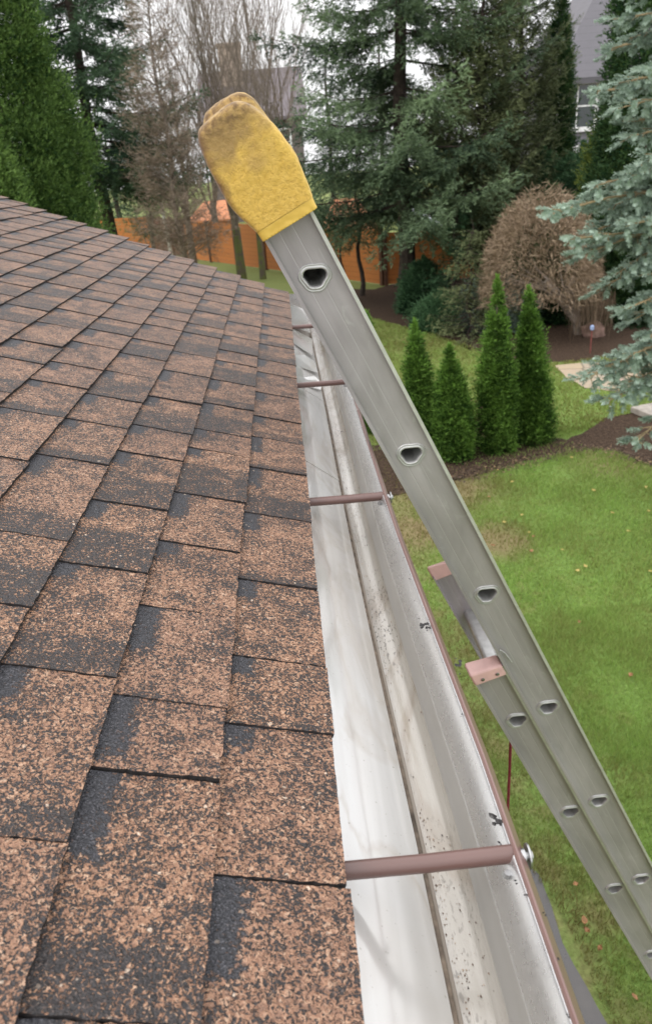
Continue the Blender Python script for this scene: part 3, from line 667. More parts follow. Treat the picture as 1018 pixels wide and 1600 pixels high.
# --- yellow fleece cover on the ladder top
t = NT('yellow_fleece')
ww = t.noise(260, 3, dist=.7); w2 = t.noise(150, 4)
lc = t.n('ShaderNodeAttribute', attribute_name='lad').outputs['Vector']; ls = t.n('ShaderNodeSeparateXYZ', {0: lc})
c = t.ramp(w2, [(.3, (.56, .36, .075)), (.7, (.67, .45, .115))])
dn = t.noise(24, 5, dist=.4)
grime = t.math('ADD', t.math('MULTIPLY', t.math('SUBTRACT', -.148, ls.outputs[0]), 13.0), t.math('MULTIPLY', t.math('SUBTRACT', dn, .5), 3.0))
grime = t.n('ShaderNodeClamp', {0: grime}).outputs[0]
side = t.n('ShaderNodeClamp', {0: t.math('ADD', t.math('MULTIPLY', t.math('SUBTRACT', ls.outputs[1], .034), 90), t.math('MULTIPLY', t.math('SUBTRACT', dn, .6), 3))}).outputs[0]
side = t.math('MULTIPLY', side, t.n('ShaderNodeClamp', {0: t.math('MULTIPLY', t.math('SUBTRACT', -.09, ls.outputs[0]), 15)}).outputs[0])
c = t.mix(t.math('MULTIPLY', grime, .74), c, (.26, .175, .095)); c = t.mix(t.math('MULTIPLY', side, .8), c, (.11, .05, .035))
rub = t.math('MULTIPLY', t.ramp(t.noise(110, 6, dist=.3), [(.40, 0.), (.60, .75)]), t.n('ShaderNodeClamp', {0: t.math('MULTIPLY', t.math('SUBTRACT', -.200, ls.outputs[0]), 45)}).outputs[0])
c = t.mix(rub, c, (.10, .06, .04))
c = t.mix(t.ramp(ww, [(.38, .25), (.5, 0.)]), c, (.25, .15, .04)); M['yellow_fleece'] = t.set(color=c, rough=.9, spec=.15, sheen=.15, normal=t.bump(ww, .7, .0018))
t = NT('yellow_hem'); M['yellow_hem'] = t.set(color=t.ramp(t.noise(60, 4), [(.3, (.58, .375, .06)), (.7, (.68, .46, .09))]), rough=.55, normal=t.bump(t.noise(200, 3), .15, .001))
mitt = thing('ladder_mitt', tuple(lp(-.075, 0, 0)), 'dirty yellow fleece mitt pulled over the top of the ladder rail', 'ladder cover')
def closed_slab(outline, y0, y1, crown, nseg=6):
    """rounded slab: outline (w, s) extruded in y with a domed rim"""
    V = []; rings = 0; cx = sum(p[0] for p in outline)/len(outline); cs = sum(p[1] for p in outline)/len(outline)
    for i in range(nseg+1):
        a = math.pi*i/nseg; y = (y0+y1)/2-(y1-y0)/2*math.cos(a); k = math.sin(a)**.38 if 0 < i < nseg else 0
        ins = crown*(1-k)
        for w_, s_ in outline:
            d_ = math.hypot(w_-cx, s_-cs); f_ = max(0, 1-ins/d_) ; V.append((s_*1.0*f_+cs*(1-f_), w_*f_+cx*(1-f_), y))
    return V, nseg
def px2ws(u, v, y=0.):
    q = ray(u, v); P1 = P0-NR*y; t_ = ((P1-CAM)@NR)/(q@NR); q = CAM+q*t_-P1; return float(q@WV), float(q@D)
def smooth_poly(P, n=6):
    P = [np.array(p) for p in P]; m = len(P); out = []
    for i in range(m):
        p0, p1, p2, p3 = P[i-1], P[i], P[(i+1) % m], P[(i+2) % m]
        for j in range(n):
            u = j/n; out.append(tuple(.5*((2*p1)+(-p0+p2)*u+(2*p0-5*p1+4*p2-p3)*u*u+(-p0+3*p1-3*p2+p3)*u**3)))
    return out
front = [px2ws(u, v, -.02) for u, v in [(428, 402), (466, 378), (504, 354), (488, 306), (474, 268), (462, 240), (445, 215), (425, 190), (400, 168), (380, 158), (362, 160), (340, 174), (320, 192), (309, 207), (313, 232), (325, 262), (345, 300), (362, 328), (398, 362)]]
backl = [px2ws(u, v, .030) for u, v in [(436, 390), (468, 372), (494, 346), (472, 285), (460, 245), (438, 210), (415, 178), (395, 153), (375, 143), (352, 152), (330, 168), (319, 184), (322, 215), (345, 270), (375, 320)]]
b = LB()
for ol, ya, yb, cw in ((front, -.032, .012, .012), (backl, .006, .048, .013)):
    ol = smooth_poly(ol, 5); V, ns = closed_slab(ol, ya, yb, cw, 14); n = len(ol)
    b.ladd(V, [(k*n+i, k*n+(i+1) % n, (k+1)*n+(i+1) % n, (k+1)*n+i) for k in range(ns) for i in range(n)]+[tuple(reversed(range(n))), tuple(ns*n+i for i in range(n))])
me = b.mesh('cover'); tmp = bpy.data.objects.new('tmp', me); COL.objects.link(tmp)
bm = bmesh.new(); bm.from_mesh(me); bmesh.ops.recalc_face_normals(bm, faces=bm.faces); bm.to_mesh(me); bm.free()
rm = tmp.modifiers.new('r', 'REMESH'); rm.mode = 'VOXEL'; rm.voxel_size = .0022; sm = tmp.modifiers.new('s', 'SMOOTH'); sm.factor = .5; sm.iterations = 10
dg = bpy.context.evaluated_depsgraph_get(); me2 = bpy.data.meshes.new_from_object(tmp.evaluated_get(dg)); bpy.data.objects.remove(tmp)
n = len(me2.vertices); cc = np.zeros(n*3, np.float32); me2.vertices.foreach_get('co', cc); cc = cc.reshape(-1, 3).astype(float)
rel = cc-P0; B = np.stack([D, WV, -NR], 1); q = np.linalg.solve(B, rel.T).T
nrmv = np.zeros(n*3, np.float32); me2.vertices.foreach_get('normal', nrmv); nrmv = nrmv.reshape(-1, 3)
dsp = np.array([mnoise.noise(Vector(p*30)) for p in cc])*.0009+np.array([mnoise.noise(Vector(p*140)) for p in cc])*.0005
cc = cc+nrmv*dsp[:, None]; me2.vertices.foreach_set('co', cc.astype(np.float32).ravel()); lad_attr(me2, q); me2.polygons.foreach_set('use_smooth', [True]*len(me2.polygons)); me2.materials.clear(); me2.update()
# cut the opening square and take the stitched hem off as its own band
q0 = px2ws(413, 377, -.030); q1 = px2ws(491, 328, -.030); dw = np.array([q1[1]-q0[1], q1[0]-q0[0]]); dw /= np.linalg.norm(dw)
nws = np.array([-dw[1], dw[0]]); nws *= np.sign(nws[0])                       # in (s, w): towards the ladder foot
nvec = Vector(D*nws[0]+WV*nws[1]).normalized(); cpt = Vector(lp(q0[1], q0[0], 0))
def part_of(p0, p1):
    bm = bmesh.new(); bm.from_mesh(me2)
    if p1 is not None: bmesh.ops.bisect_plane(bm, geom=bm.verts[:]+bm.edges[:]+bm.faces[:], plane_co=p1, plane_no=nvec, clear_outer=True)
    if p0 is not None: bmesh.ops.bisect_plane(bm, geom=bm.verts[:]+bm.edges[:]+bm.faces[:], plane_co=p0, plane_no=nvec, clear_inner=True)
    return bm
hemc = cpt-nvec*.0145
bm = part_of(None, hemc); m3 = bpy.data.meshes.new('cover'); bm.to_mesh(m3); bm.free(); link('cover', m3, M['yellow_fleece'], mitt)
bm = part_of(hemc, cpt); bm.normal_update()
for v in bm.verts: v.co -= v.normal*.0007
m4 = bpy.data.meshes.new('hem'); bm.to_mesh(m4); bm.free(); ho = link('hem', m4, M['yellow_hem'], mitt); sd_ = ho.modifiers.new('thick', 'SOLIDIFY'); sd_.thickness = .0025; sd_.offset = -1

# ================================================================ FENCES
def boards(name, cA, cB):
    t = NT(name); sx = t.n('ShaderNodeSeparateXYZ', {0: t.obj()}); z = sx.outputs[2]
    fr = t.math('FRACT', t.math('MULTIPLY', z, 6.6)); pl = t.math('FLOOR', t.math('MULTIPLY', z, 6.6))
    rn = t.n('ShaderNodeTexWhiteNoise', {'W': pl}, noise_dimensions='1D').outputs[0]
    g_ = t.noise(7, 5, t.mapped((1, 1, 9))); c = t.mix(t.math('MULTIPLY', g_, .9), cA, cB); c = t.mix(t.math('MULTIPLY', rn, .25), c, cA)
    c = t.mix(t.ramp(fr, [(.0, 1.), (.07, 0.)]), c, tuple(x*.2 for x in cA)); M[name] = t.set(color=c, rough=.7, normal=t.bump(t.ramp(fr, [(0, 0.), (.1, 1.)]), .5, .01))
boards('orange_boards', (.34, .11, .022), (.52, .19, .042)); boards('dark_boards', (.07, .025, .012), (.13, .045, .018))
simple('fence_post_wood', (.10, .045, .025), .8)
def fence(A, B, hgt, npan, mat, postmat, label, pw=.10, first=True):
    A = np.array(A, float); B = np.array(B, float); d_ = (B-A); L = np.linalg.norm(d_); e = d_/L; ang = math.atan2(e[1], e[0]); rot = Matrix.Rotation(ang, 3, 'Z')
    f = thing('wooden_fence', (A[0], A[1], 0), label, 'fence')
    for i in range(npan):
        c0 = A+d_*(i+.5)/npan; b = MB(); b.box((c0[0], c0[1], hgt/2+.02), (L/npan-pw*.6, .03, hgt-.04), rot=rot)
        for zz in (hgt*.2, hgt*.8): b.box((c0[0]+e[1]*.03, c0[1]-e[0]*.03, zz), (L/npan-pw*.7, .028, .06), rot=rot) if i % 3 == 7 else None
        b.obj('board_panel', M[mat], f)
    for i in range(npan+1):
        c0 = A+d_*i/npan; b = MB(); b.box((c0[0], c0[1], hgt/2+.03), (pw, .11, hgt+.06), rot=rot); bevel(b.obj('post', M[postmat], f), .01, 1)
    return f
fence((-16, 44), (-6.6, 40.5), 1.6, 5, 'orange_boards', 'fence_post_wood', 'distant orange board fence left of the dark fence panels')
fence((-6.5, 40.4), (-4.35, 35.2), 1.62, 3, 'dark_boards', 'fence_post_wood', 'dark brown stained board fence running back between orange fences')
fence((-4.25, 35.0), (2.9, 23.2), 1.58, 6, 'orange_boards', 'fence_post_wood', 'orange horizontal board fence behind the mossy tree trunks', .14)
fence((3.0, 23.1), (14, 23.4), 1.5, 5, 'orange_boards', 'fence_post_wood', 'orange horizontal board fence behind the big dark spruce trunk', .10)

# ================================================================ HOUSES BEHIND
def horiz(name, cA, n=6., rough=.7):
    t = NT(name); z = t.n('ShaderNodeSeparateXYZ', {0: t.obj()}).outputs[2]; fr = t.math('FRACT', t.math('MULTIPLY', z, n)); g_ = t.noise(3, 4)
    c = t.mix(g_, tuple(x*.85 for x in cA), tuple(min(1, x*1.1) for x in cA)); c = t.mix(t.ramp(fr, [(0, .6), (.08, 0.)]), c, tuple(x*.4 for x in cA))
    M[name] = t.set(color=c, rough=rough)
horiz('grey_siding', (.16, .155, .175)); horiz('grey_roof', (.105, .10, .112), 4); simple('white_trim', (.8, .8, .8), .5); horiz('mauve_siding', (.15, .125, .12)); horiz('mauve_roof', (.13, .11, .12), 4)
simple('tan_brick', (.42, .33, .27), .8); simple('dark_glass', (.02, .03, .03), .08, spec=.8)
def gable_house(x0, x1, y0, y1, ze, zr, mats, label, ridge='x', win=(), ov=.4, hip=0):
    h_ = thing('neighbour_house', ((x0+x1)/2, (y0+y1)/2, 0), label, 'house'); b = MB(); 
    cx, cy = (x0+x1)/2, (y0+y1)/2
    if ridge == 'x':
        P = [(x0, y0, 0), (x1, y0, 0), (x1, y1, 0), (x0, y1, 0), (x0, y0, ze), (x1, y0, ze), (x1, y1, ze), (x0, y1, ze), (x0+hip, cy, zr), (x1-hip, cy, zr)]
        b.add(P, [(0, 1, 5, 4), (1, 2, 6, 5), (2, 3, 7, 6), (3, 0, 4, 7), (4, 5, 6, 7)] if hip else [(0, 1, 5, 4), (1, 2, 6, 9, 5), (2, 3, 7, 6), (3, 0, 4, 8, 7), (4, 5, 9, 8), (6, 7, 8, 9)])
        k = (zr-ze)/(cy-y0); r_ = MB()
        for s_ in (-1, 1):
            ye = y0-ov if s_ < 0 else y1+ov; r_.add([(x0-ov, ye, ze-ov*k+.05), (x1+ov, ye, ze-ov*k+.05), (x1+ov-hip, cy, zr+.05), (x0-ov+hip, cy, zr+.05), (x0-ov, ye, ze-ov*k+.25), (x1+ov, ye, ze-ov*k+.25), (x1+ov-hip, cy, zr+.25), (x0-ov+hip, cy, zr+.25)],
                [(0, 1, 2, 3), (7, 6, 5, 4), (0, 4, 5, 1), (0, 3, 7, 4), (1, 5, 6, 2)])
    if hip:
        for xa, xb in ((x0-ov, x0-ov+hip), (x1+ov, x1+ov-hip)): r_.add([(xa, y0-ov, ze-ov*k+.25), (xb, cy, zr+.25), (xa, y1+ov, ze-ov*k+.25)], [(0, 1, 2)])
    b.obj('wall', M[mats[0]], h_); ro_ = r_.obj('roof', M[mats[1]], h_)
    for (wx, wz, ww_, wh) in win:
        fr_ = MB(); y = y0-.03
        for c_, s_ in (((wx, y, wz+wh/2+.06), (ww_+.24, .08, .12)), ((wx, y, wz-wh/2-.08), (ww_+.4, .16, .16)), ((wx-ww_/2-.06, y, wz), (.12, .08, wh)), ((wx+ww_/2+.06, y, wz), (.12, .08, wh)), ((wx, y, wz), (.05, .05, wh)), ((wx, y-.001, wz), (ww_, .05, .05))): fr_.box(c_, s_)
        wi = fr_.obj('window', M['white_trim'], h_); g_ = MB(); g_.box((wx, y+.012, wz), (ww_, .02, wh)); g_.obj('pane', M['dark_glass'], wi)
    return h_, ro_
pA = at(905, 185, 30); pe = at(905, 118, 30)
hR, rR = gable_house(at(868, 150, 30)[0], at(868, 150, 30)[0]+13, 30, 38, pe[2], pe[2]+4.5, ('grey_siding', 'grey_roof'), hip=4.0, label='grey sided house with grey roof and white window, between tall evergreens at right', win=((pA[0]-.15, at(905, 166, 30)[2], 1.3, 1.35), (pA[0]+4, at(905, 166, 30)[2], 1.3, 1.35)), ov=.3)
b = MB(); q = at(905, 232, 30); b.box((q[0]+2, 29.9, q[2]), (5, .18, .3)); b.obj('trim_board', M['white_trim'], hR)
e1 = at(385, 150, 56); hL, rL = gable_house(e1[0]-3.0, e1[0]+3.5, 56, 66, at(400, 185, 56)[2], at(400, 112, 60)[2], ('mauve_siding', 'mauve_roof'), 'mauve grey house with tan chimney behind the bare trees', win=((e1[0]+2, at(400, 225, 56)[2], 1.2, 1.4),))
q0_ = at(345, 150, 57); q1_ = at(375, 95, 57); b = MB(); b.box(((q0_[0]+q1_[0])/2, 60, q1_[2]/2+q0_[2]/2), (q1_[0]-q0_[0], 1.5, q1_[2]-q0_[2]+2.4)); b.box(((q0_[0]+q1_[0])/2, 60, q1_[2]+1.25), (q1_[0]-q0_[0]+.2, 1.7, .2)); b.obj('chimney', M['tan_brick'], rL)
# orange garden sheds beyond the fence
def shed(x0, x1, y, d_, ze, zr, label, roofm='orange_boards'):
    h_ = thing('garden_shed', ((x0+x1)/2, y, 0), label, 'shed'); b = MB(); b.box(((x0+x1)/2, y+d_/2, ze/2), (x1-x0, d_, ze)); b.obj('wall', M['orange_boards'], h_)
    b = MB(); b.add([(x0-.2, y-.25, ze-.05), (x1+.2, y-.25, ze-.05), (x1-.3, y+d_, zr), (x0+.6, y+d_, zr), (x0-.2, y-.25, ze+.05), (x1+.2, y-.25, ze+.05), (x1-.3, y+d_, zr+.1), (x0+.6, y+d_, zr+.1)], [(3, 2, 1, 0), (4, 5, 6, 7), (0, 1, 5, 4), (1, 2, 6, 5), (2, 3, 7, 6), (3, 0, 4, 7)]); b.obj('roof', M[roofm], h_)
    b = MB(); b.box(((x0+x1)/2, y-.02, ze*.42), (.8, .03, ze*.8)); b.obj('door', M['dark_boards'], h_)
simple('terracotta', (.42, .16, .065), .7)
a0 = at(310, 350, 42); a1 = at(352, 330, 42); shed(a0[0]-.4, a1[0]+.3, 42, 2.5, a0[2]+.1, a1[2]+.35, 'shed with terracotta orange roof showing over the fence by the bare trees', 'terracotta')
a0 = at(508, 372, 30); a1 = at(580, 330, 30); shed(a0[0], a1[0], 30, 2.5, a0[2]+.2, a1[2]+.3, 'shed with orange roof seen through the big spruce branches', 'terracotta')
simple('pale_paint', (.34, .355, .39), .5)
a0 = at(640, 365, 28); a1 = at(690, 325, 28); shed(a0[0], a1[0]+.8, 28, 2.4, a0[2]+.25, a1[2]+.2, 'shed with pale grey roof right of the big spruce trunk', 'pale_paint')

# ================================================================ TREES
leafmat('thuja_big', (0.012, 0.045, 0.01), (0.165, 0.27, 0.065)); leafmat('thuja_small', (0.014, 0.05, 0.007), (0.19, 0.35, 0.06)); leafmat('thuja_dark', (0.012, 0.045, 0.018), (0.075, 0.135, 0.04))
leafmat('spruce_dark', (0.014, 0.038, 0.021), (0.11, 0.18, 0.095)); leafmat('spruce_mid', (0.03, 0.058, 0.036), (0.22, 0.305, 0.16)); leafmat('pine_olive', (0.03, 0.046, 0.02), (0.19, 0.22, 0.1))
leafmat('larch_brown', (0.1, 0.075, 0.058), (0.33, 0.255, 0.19), transl=.1); leafmat('weeping_twigs', (0.11, 0.076, 0.05), (0.41, 0.305, 0.205), transl=.05)
leafmat('blue_needles', (0.11, 0.16, 0.125), (0.43, 0.54, 0.44), transl=.15); leafmat('yellow_green', (.07, .12, .02), (.23, .28, .06)); leafmat('shrub_green', (0.014, 0.045, 0.022), (0.1, 0.2, 0.09))
simple('bark_dark', (.045, .033, .026), .9, nscale=10, namp=.5, bump=.6, bd=.02); simple('bark_grey', (.19, .155, .125), .9, nscale=10, namp=.4)
t = NT('bark_moss'); M['bark_moss'] = t.set(color=t.mix(t.ramp(t.noise(5, 4), [(.42, 0.), (.55, .8)]), (.11, .09, .065), (.12, .14, .035)), rough=.95, normal=t.bump(t.noise(30, 4), .6, .01))
simple('bark_pale', (.52, .49, .45), .8, nscale=12, namp=.35)

def leaf_mesh(name, base, dirs, length, width, tint, rg, flat=.6):
    """diamond leaves: base (n,3), dirs (n,3)"""
    n = len(base); d_ = dirs/np.linalg.norm(dirs, axis=1, keepdims=True)
    up = rg.normal(0, 1, (n, 3))*(1-flat)+np.array([0, 0, 1.])*flat
    s_ = np.cross(d_, up); s_ /= np.linalg.norm(s_, axis=1, keepdims=True)+1e-9
    L = length[:, None]; W = width[:, None]; m = base+d_*L*.45
    V = np.stack([base, m+s_*W, base+d_*L, m-s_*W], 1).reshape(-1, 3)
    return np_mesh(name, V, np.arange(4*n).reshape(-1, 4), np.clip(tint, 0, 1))

def feather(B, Dn, TT, ln, wd, rg, k, spread=.75, flat=.6):
    n = len(B); Dn = Dn/np.linalg.norm(Dn, axis=1, keepdims=True); up = rg.normal(0, .35, (n, 3))+np.array([0, 0, 1.]); sd = np.cross(Dn, up); sd /= np.linalg.norm(sd, axis=1, keepdims=True)+1e-9
    f = (np.arange(k)+.5)/k; sg = np.where(np.arange(k) % 2, 1., -1.)
    base = B[:, None, :]+Dn[:, None, :]*(f*.75)[None, :, None]*ln[:, None, None]
    dd = Dn[:, None, :]*(.75+.5*f)[None, :, None]+sd[:, None, :]*(sg*spread*(1.15-f))[None, :, None]+rg.normal(0, .22, (n, k, 3))
    L = (ln[:, None]*(.62-.2*f)[None, :]*rg.uniform(.7, 1.25, (n, k))).ravel(); W = (wd[:, None]*rg.uniform(.7, 1.3, (n, k))).ravel()
    return base.reshape(-1, 3), dd.reshape(-1, 3), L, W, (TT[:, None]+.18*(f-.4)[None, :]+rg.normal(0, .06, (n, k))).ravel()

def conifer(kind, root, Ht, Rad, z_lo, leafm, barkm, label, cat='tree', group=None, seed=1, step=.3, nb=5, droop=.25, llen=.11, lwid=.022, trunk_r=.2, dens=1., profile=.8, az=None, lateral=.36, up_tip=.15, lspace=.13, tintc=.45, flat=.6, lean=0, kf=6, zj=.5):
    rg = np.random.default_rng(seed); x, y = root
    T = thing(kind, (x, y, 0), label, cat, group)
    tb = MB(); k = 12; tb.tube([(x+lean*(i/k)**1.2*Ht*.1+.06*math.sin(i*1.3), y, Ht*i/k-.05*(i == 0)) for i in range(k+1)], [trunk_r*(1-.93*i/k)*(1.25 if i == 0 else 1) for i in range(k+1)], 10); tb.obj('trunk', M[barkm], T, smooth=True)
    wb = MB(); B = []; Dn = []; TT = []
    z = z_lo
    while z < Ht-.15:
        fz = (z-z_lo)/(Ht-z_lo); Rz = Rad*(1-fz)**profile
        for j in range(nb):
            a = rg.uniform(0, 2*math.pi)
            if az and not (az[0] < a < az[1]) and rg.random() < .6: continue
            L = Rz*rg.uniform(.62, 1.12); zz = z+rg.uniform(-step, step)*zj; ca_, sa = math.cos(a), math.sin(a)
            x0 = x+lean*(zz/Ht)**1.2*Ht*.1
            def bp(t_): return np.array([x0+ca_*L*t_, y+sa*L*t_, zz+L*(up_tip*1.2*t_-droop*2*t_*(1-.35*t_)+up_tip*t_**3)])
            r0_ = .007+.007*L
            wb.tube([bp(q) for q in (0, .3, .6, .95)], [r0_, r0_*.75, r0_*.45, r0_*.15], 4, cap=False)
            bt = rg.normal(tintc, .16)
            nl = max(3, int(L*dens/lspace))
            for i in range(nl):
                t_ = .12+.88*(i+rg.random())/nl; p = bp(t_); bd = bp(min(1, t_+.05))-bp(t_-.05); bd /= np.linalg.norm(bd)+1e-9
                sd = np.array([-sa, ca_, 0])*rg.choice([-1, 1]); lt = (lateral*L*(1.02-t_)+.16)*rg.uniform(.6, 1.15)
                ld = bd*.75+sd*rg.uniform(.35, 1.)+np.array([0, 0, rg.uniform(-.35, .05)-droop*.5]); ld /= np.linalg.norm(ld)
                m_ = max(2, int(lt/(llen*.42))); tt = (np.arange(m_)+rg.random(m_)*.6)/m_
                pts = p+ld*(tt*lt)[:, None]+np.array([0, 0, -1.])*(tt**2*lt*.25)[:, None]+rg.normal(0, .018, (m_, 3))
                B.append(pts); Dn.append(ld+rg.normal(0, .5, (m_, 3))); TT.append(bt+rg.normal(0, .10, m_)+.22*(t_-.5)+.2*(tt-.5))
        z += step*rg.uniform(.8, 1.2)
    wb.obj('branches', M[barkm], T)
    B = np.concatenate(B); Dn = np.concatenate(Dn); TT = np.concatenate(TT); n = len(B)
    B, Dn, L_, W_, TT = feather(B, Dn, TT, llen*1.25*rg.uniform(.7, 1.3, n), np.full(n, lwid*.30), rg, kf)
    link('crown', leaf_mesh('crown', B, Dn, L_, W_, TT, rg, flat), M[leafm], T)
    return T, n

def thuja(kind, root, Ht, Rad, leafm, label, cat='tree', group=None, seed=1, n=14000, size=.05, z_lo=.05, prof=None, lump=.12, lean=(0, 0), tipn=3, tintc=.45, clump_r=.13, lobe=None):
    rg = np.random.default_rng(seed); x, y = root; T = thing(kind, (x, y, 0), label, cat, group)
    prof = prof or (lambda f: (1-f)**.75*(.72+.28*math.sin(min(1, f*3.2)*math.pi/2)))
    lobe = lobe or max(.35, Rad*.75)
    PF = np.array([prof(i/100) for i in range(101)])
    tb = MB(); tb.tube([(x, y, -.02), (x+lean[0]*.5, y+lean[1]*.5, Ht*.5), (x+lean[0], y+lean[1], Ht*.97)], [Rad*.09+.01, Rad*.05+.006, .004], 8); tb.obj('trunk', M['bark_grey'], T, smooth=True)
    nc = n//22; fz = rg.random(nc*4); fz = fz[rg.random(nc*4) < np.maximum(.12, np.interp(fz, np.linspace(0, 1, 101), PF))][:nc]; nc = len(fz)
    a = rg.uniform(0, 2*math.pi, nc); rad = Rad*np.interp(fz, np.linspace(0, 1, 101), PF)
    lmp = 1+lump*(np.sin(a*3+fz*9+seed)*.6+np.sin(a*5-fz*17)*.4+rg.normal(0, .35, nc)); lob = np.array([mnoise.noise(Vector((math.cos(q)*R_*2.6/lobe, math.sin(q)*R_*2.6/lobe, f_*Ht*1.9/lobe+seed))) for q, f_, R_ in zip(a, fz, rad)])
    r_ = rad*(lmp+lob*.30)*np.sqrt(rg.uniform(.6, 1, nc))
    C_ = np.stack([x+lean[0]*fz+r_*np.cos(a), y+lean[1]*fz+r_*np.sin(a), z_lo+fz*(Ht-z_lo)], 1); tc_ = rg.normal(tintc, .24, nc)
    if kind == 'arborvitae': tc_ = tc_+.12*np.sin(a*2+fz*7+seed*1.7)
    m_ = 22; cr_ = clump_r*rg.uniform(.6, 1.3, nc)*np.clip(rad/Rad*1.6, .35, 1)
    off = rg.normal(0, .5, (nc, m_, 3))*cr_[:, None, None]; off[:, :, 2] *= 1.5
    B = (C_[:, None, :]+off).reshape(-1, 3)
    outw = np.stack([np.cos(a), np.sin(a), np.full(nc, .55)], 1)
    Dn = (outw[:, None, :]*.9+off/(cr_[:, None, None]+1e-6)*.9+rg.normal(0, .35, (nc, m_, 3))+np.array([0, 0, .35])).reshape(-1, 3)
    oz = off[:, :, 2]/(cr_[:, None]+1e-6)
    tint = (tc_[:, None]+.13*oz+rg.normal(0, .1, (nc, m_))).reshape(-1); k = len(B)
    # leader tips
    tz = rg.uniform(.9, 1.04, 60*tipn); Bt = np.stack([x+lean[0]*tz+rg.normal(0, .1*Rad, len(tz))*(1.05-tz)*6, y+lean[1]*tz+rg.normal(0, .1*Rad, len(tz))*(1.05-tz)*6, tz*Ht], 1)
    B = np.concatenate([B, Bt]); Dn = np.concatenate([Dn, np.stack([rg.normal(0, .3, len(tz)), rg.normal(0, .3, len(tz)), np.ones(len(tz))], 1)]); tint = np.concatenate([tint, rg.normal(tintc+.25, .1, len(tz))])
    n_ = len(B); B[:, 2] = np.maximum(B[:, 2], .02)
    B, Dn, L_, W_, tint = feather(B, Dn, tint, size*1.35*rg.uniform(.7, 1.4, n_), np.full(n_, size*.15), rg, 4, .8)
    me = leaf_mesh('crown', B, Dn, L_, W_, tint, rg, .1)
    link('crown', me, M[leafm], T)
    return T
def GP(u, v): p = gnd(u, v); return (float(p[0]), float(p[1]))
def XP(u, Y, v=300): p = at(u, v, Y); return (float(p[0]), Y)

# four small arborvitae in a row and a fifth behind the ladder
def small(u, vb, ut, vt, wpx, seed, label, prof=None, n=15000, off=0):
    p = gnd(u, vb); q = at(ut, vt, p[1]+.05); Ht = float(q[2])*.955; W = wpx*p[1]/F*.74/2
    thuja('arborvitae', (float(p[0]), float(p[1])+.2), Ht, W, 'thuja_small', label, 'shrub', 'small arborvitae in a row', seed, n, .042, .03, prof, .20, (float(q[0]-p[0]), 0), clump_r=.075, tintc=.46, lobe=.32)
pa = lambda f: (1-f)**.62*(.80+.2*math.sin(min(1, f*3)*1.57))
small(664, 715, 651, 505, 62, 11, 'narrow green arborvitae nearest the ladder, leftmost of the four in clear view', lambda f: (.85 if f < .35 else .85*(1-(f-.35)/.65)**.7))
small(714, 722, 706, 545, 74, 12, 'short bushy arborvitae with brown patch, shortest of the row', lambda f: (.98-.1*f if f < .4 else (.94-1.45*(f-.4) if f < .85 else .27*(1-f)/.15)))
p = gnd(738, 700); rgp = np.random.default_rng(4); n = 420; B_ = np.stack([p[0]+rgp.normal(0, .07, n), p[1]-.12+rgp.normal(0, .05, n), .22+np.abs(rgp.normal(0, .17, n))], 1)
link('dead_sprays', leaf_mesh('dead_sprays', B_, rgp.normal(0, .6, (n, 3))+np.array([.2, -.6, .5]), rgp.uniform(.03, .07, n), rgp.uniform(.004, .009, n), rgp.normal(.45, .2, n), rgp, .1), M['weeping_twigs'], bpy.data.objects['arborvitae.001'])
small(781, 710, 782, 437, 68, 13, 'tall pointed arborvitae, second from the right in the row', lambda f: (1.0-.25*f if f < .45 else (.8875-1.55*(f-.45) if f < .86 else .25*(1-f)/.14)))
small(842, 697, 832, 452, 64, 14, 'tall arborvitae at the right end of the row beside the dark mulch', lambda f: 1.0*(1-f**2.2)*.97 if f < .86 else .33*(1-f)/.14)
p = gnd(610, 690); thuja('arborvitae', (float(p[0])-.2, float(p[1])+.6), at(578, 497, p[1]+.6)[2], .33, 'thuja_small', 'arborvitae mostly hidden behind the ladder, only its tip and flank showing', 'shrub', 'small arborvitae in a row', 15, 9000, .042, clump_r=.08)

# large trees, left
thuja('arborvitae_tree', XP(24, 13.5), 9.2, 1.62, 'thuja_big', 'tall dense green arborvitae rising behind the shingled roof at left', 'tree', None, 21, 150000, .06, 1.0, lambda f: (1-f)**.8*.98, .12, clump_r=.2)
thuja('arborvitae_tree', XP(-34, 11.5), 5.2, .98, 'thuja_big', 'shorter green arborvitae at the left edge of the view', 'tree', None, 22, 70000, .06, 1.0, lambda f: (1-f)**.7*.98, .12, clump_r=.18, tintc=.58)
conifer('spruce', XP(160, 26), 15.5, 4.3, 3.3, 'spruce_dark', 'bark_dark', 'dark open spruce between the tall arborvitae and the brown larch', seed=31, zj=.2, step=.48, nb=8, droop=.22, llen=.20, lwid=.052, trunk_r=.22, lspace=.10, tintc=.45)
conifer('larch', XP(272, 22.5), 8.5, 1.5, 1.3, 'larch_brown', 'bark_grey', 'brown leafless larch with fine twigs left of the yellow mitt', seed=32, profile=.62, step=.19, nb=8, droop=-.16, llen=.19, lwid=.017, trunk_r=.09, lspace=.12, lateral=.5, tintc=.5, flat=.2, kf=5)
conifer('small_spruce', XP(228, 29), 4.2, 1.3, 1.7, 'spruce_mid', 'bark_grey', 'low green spruce under the brown larch by the fence', seed=33, step=.3, nb=6, llen=.17, lwid=.03, trunk_r=.1, tintc=.35)
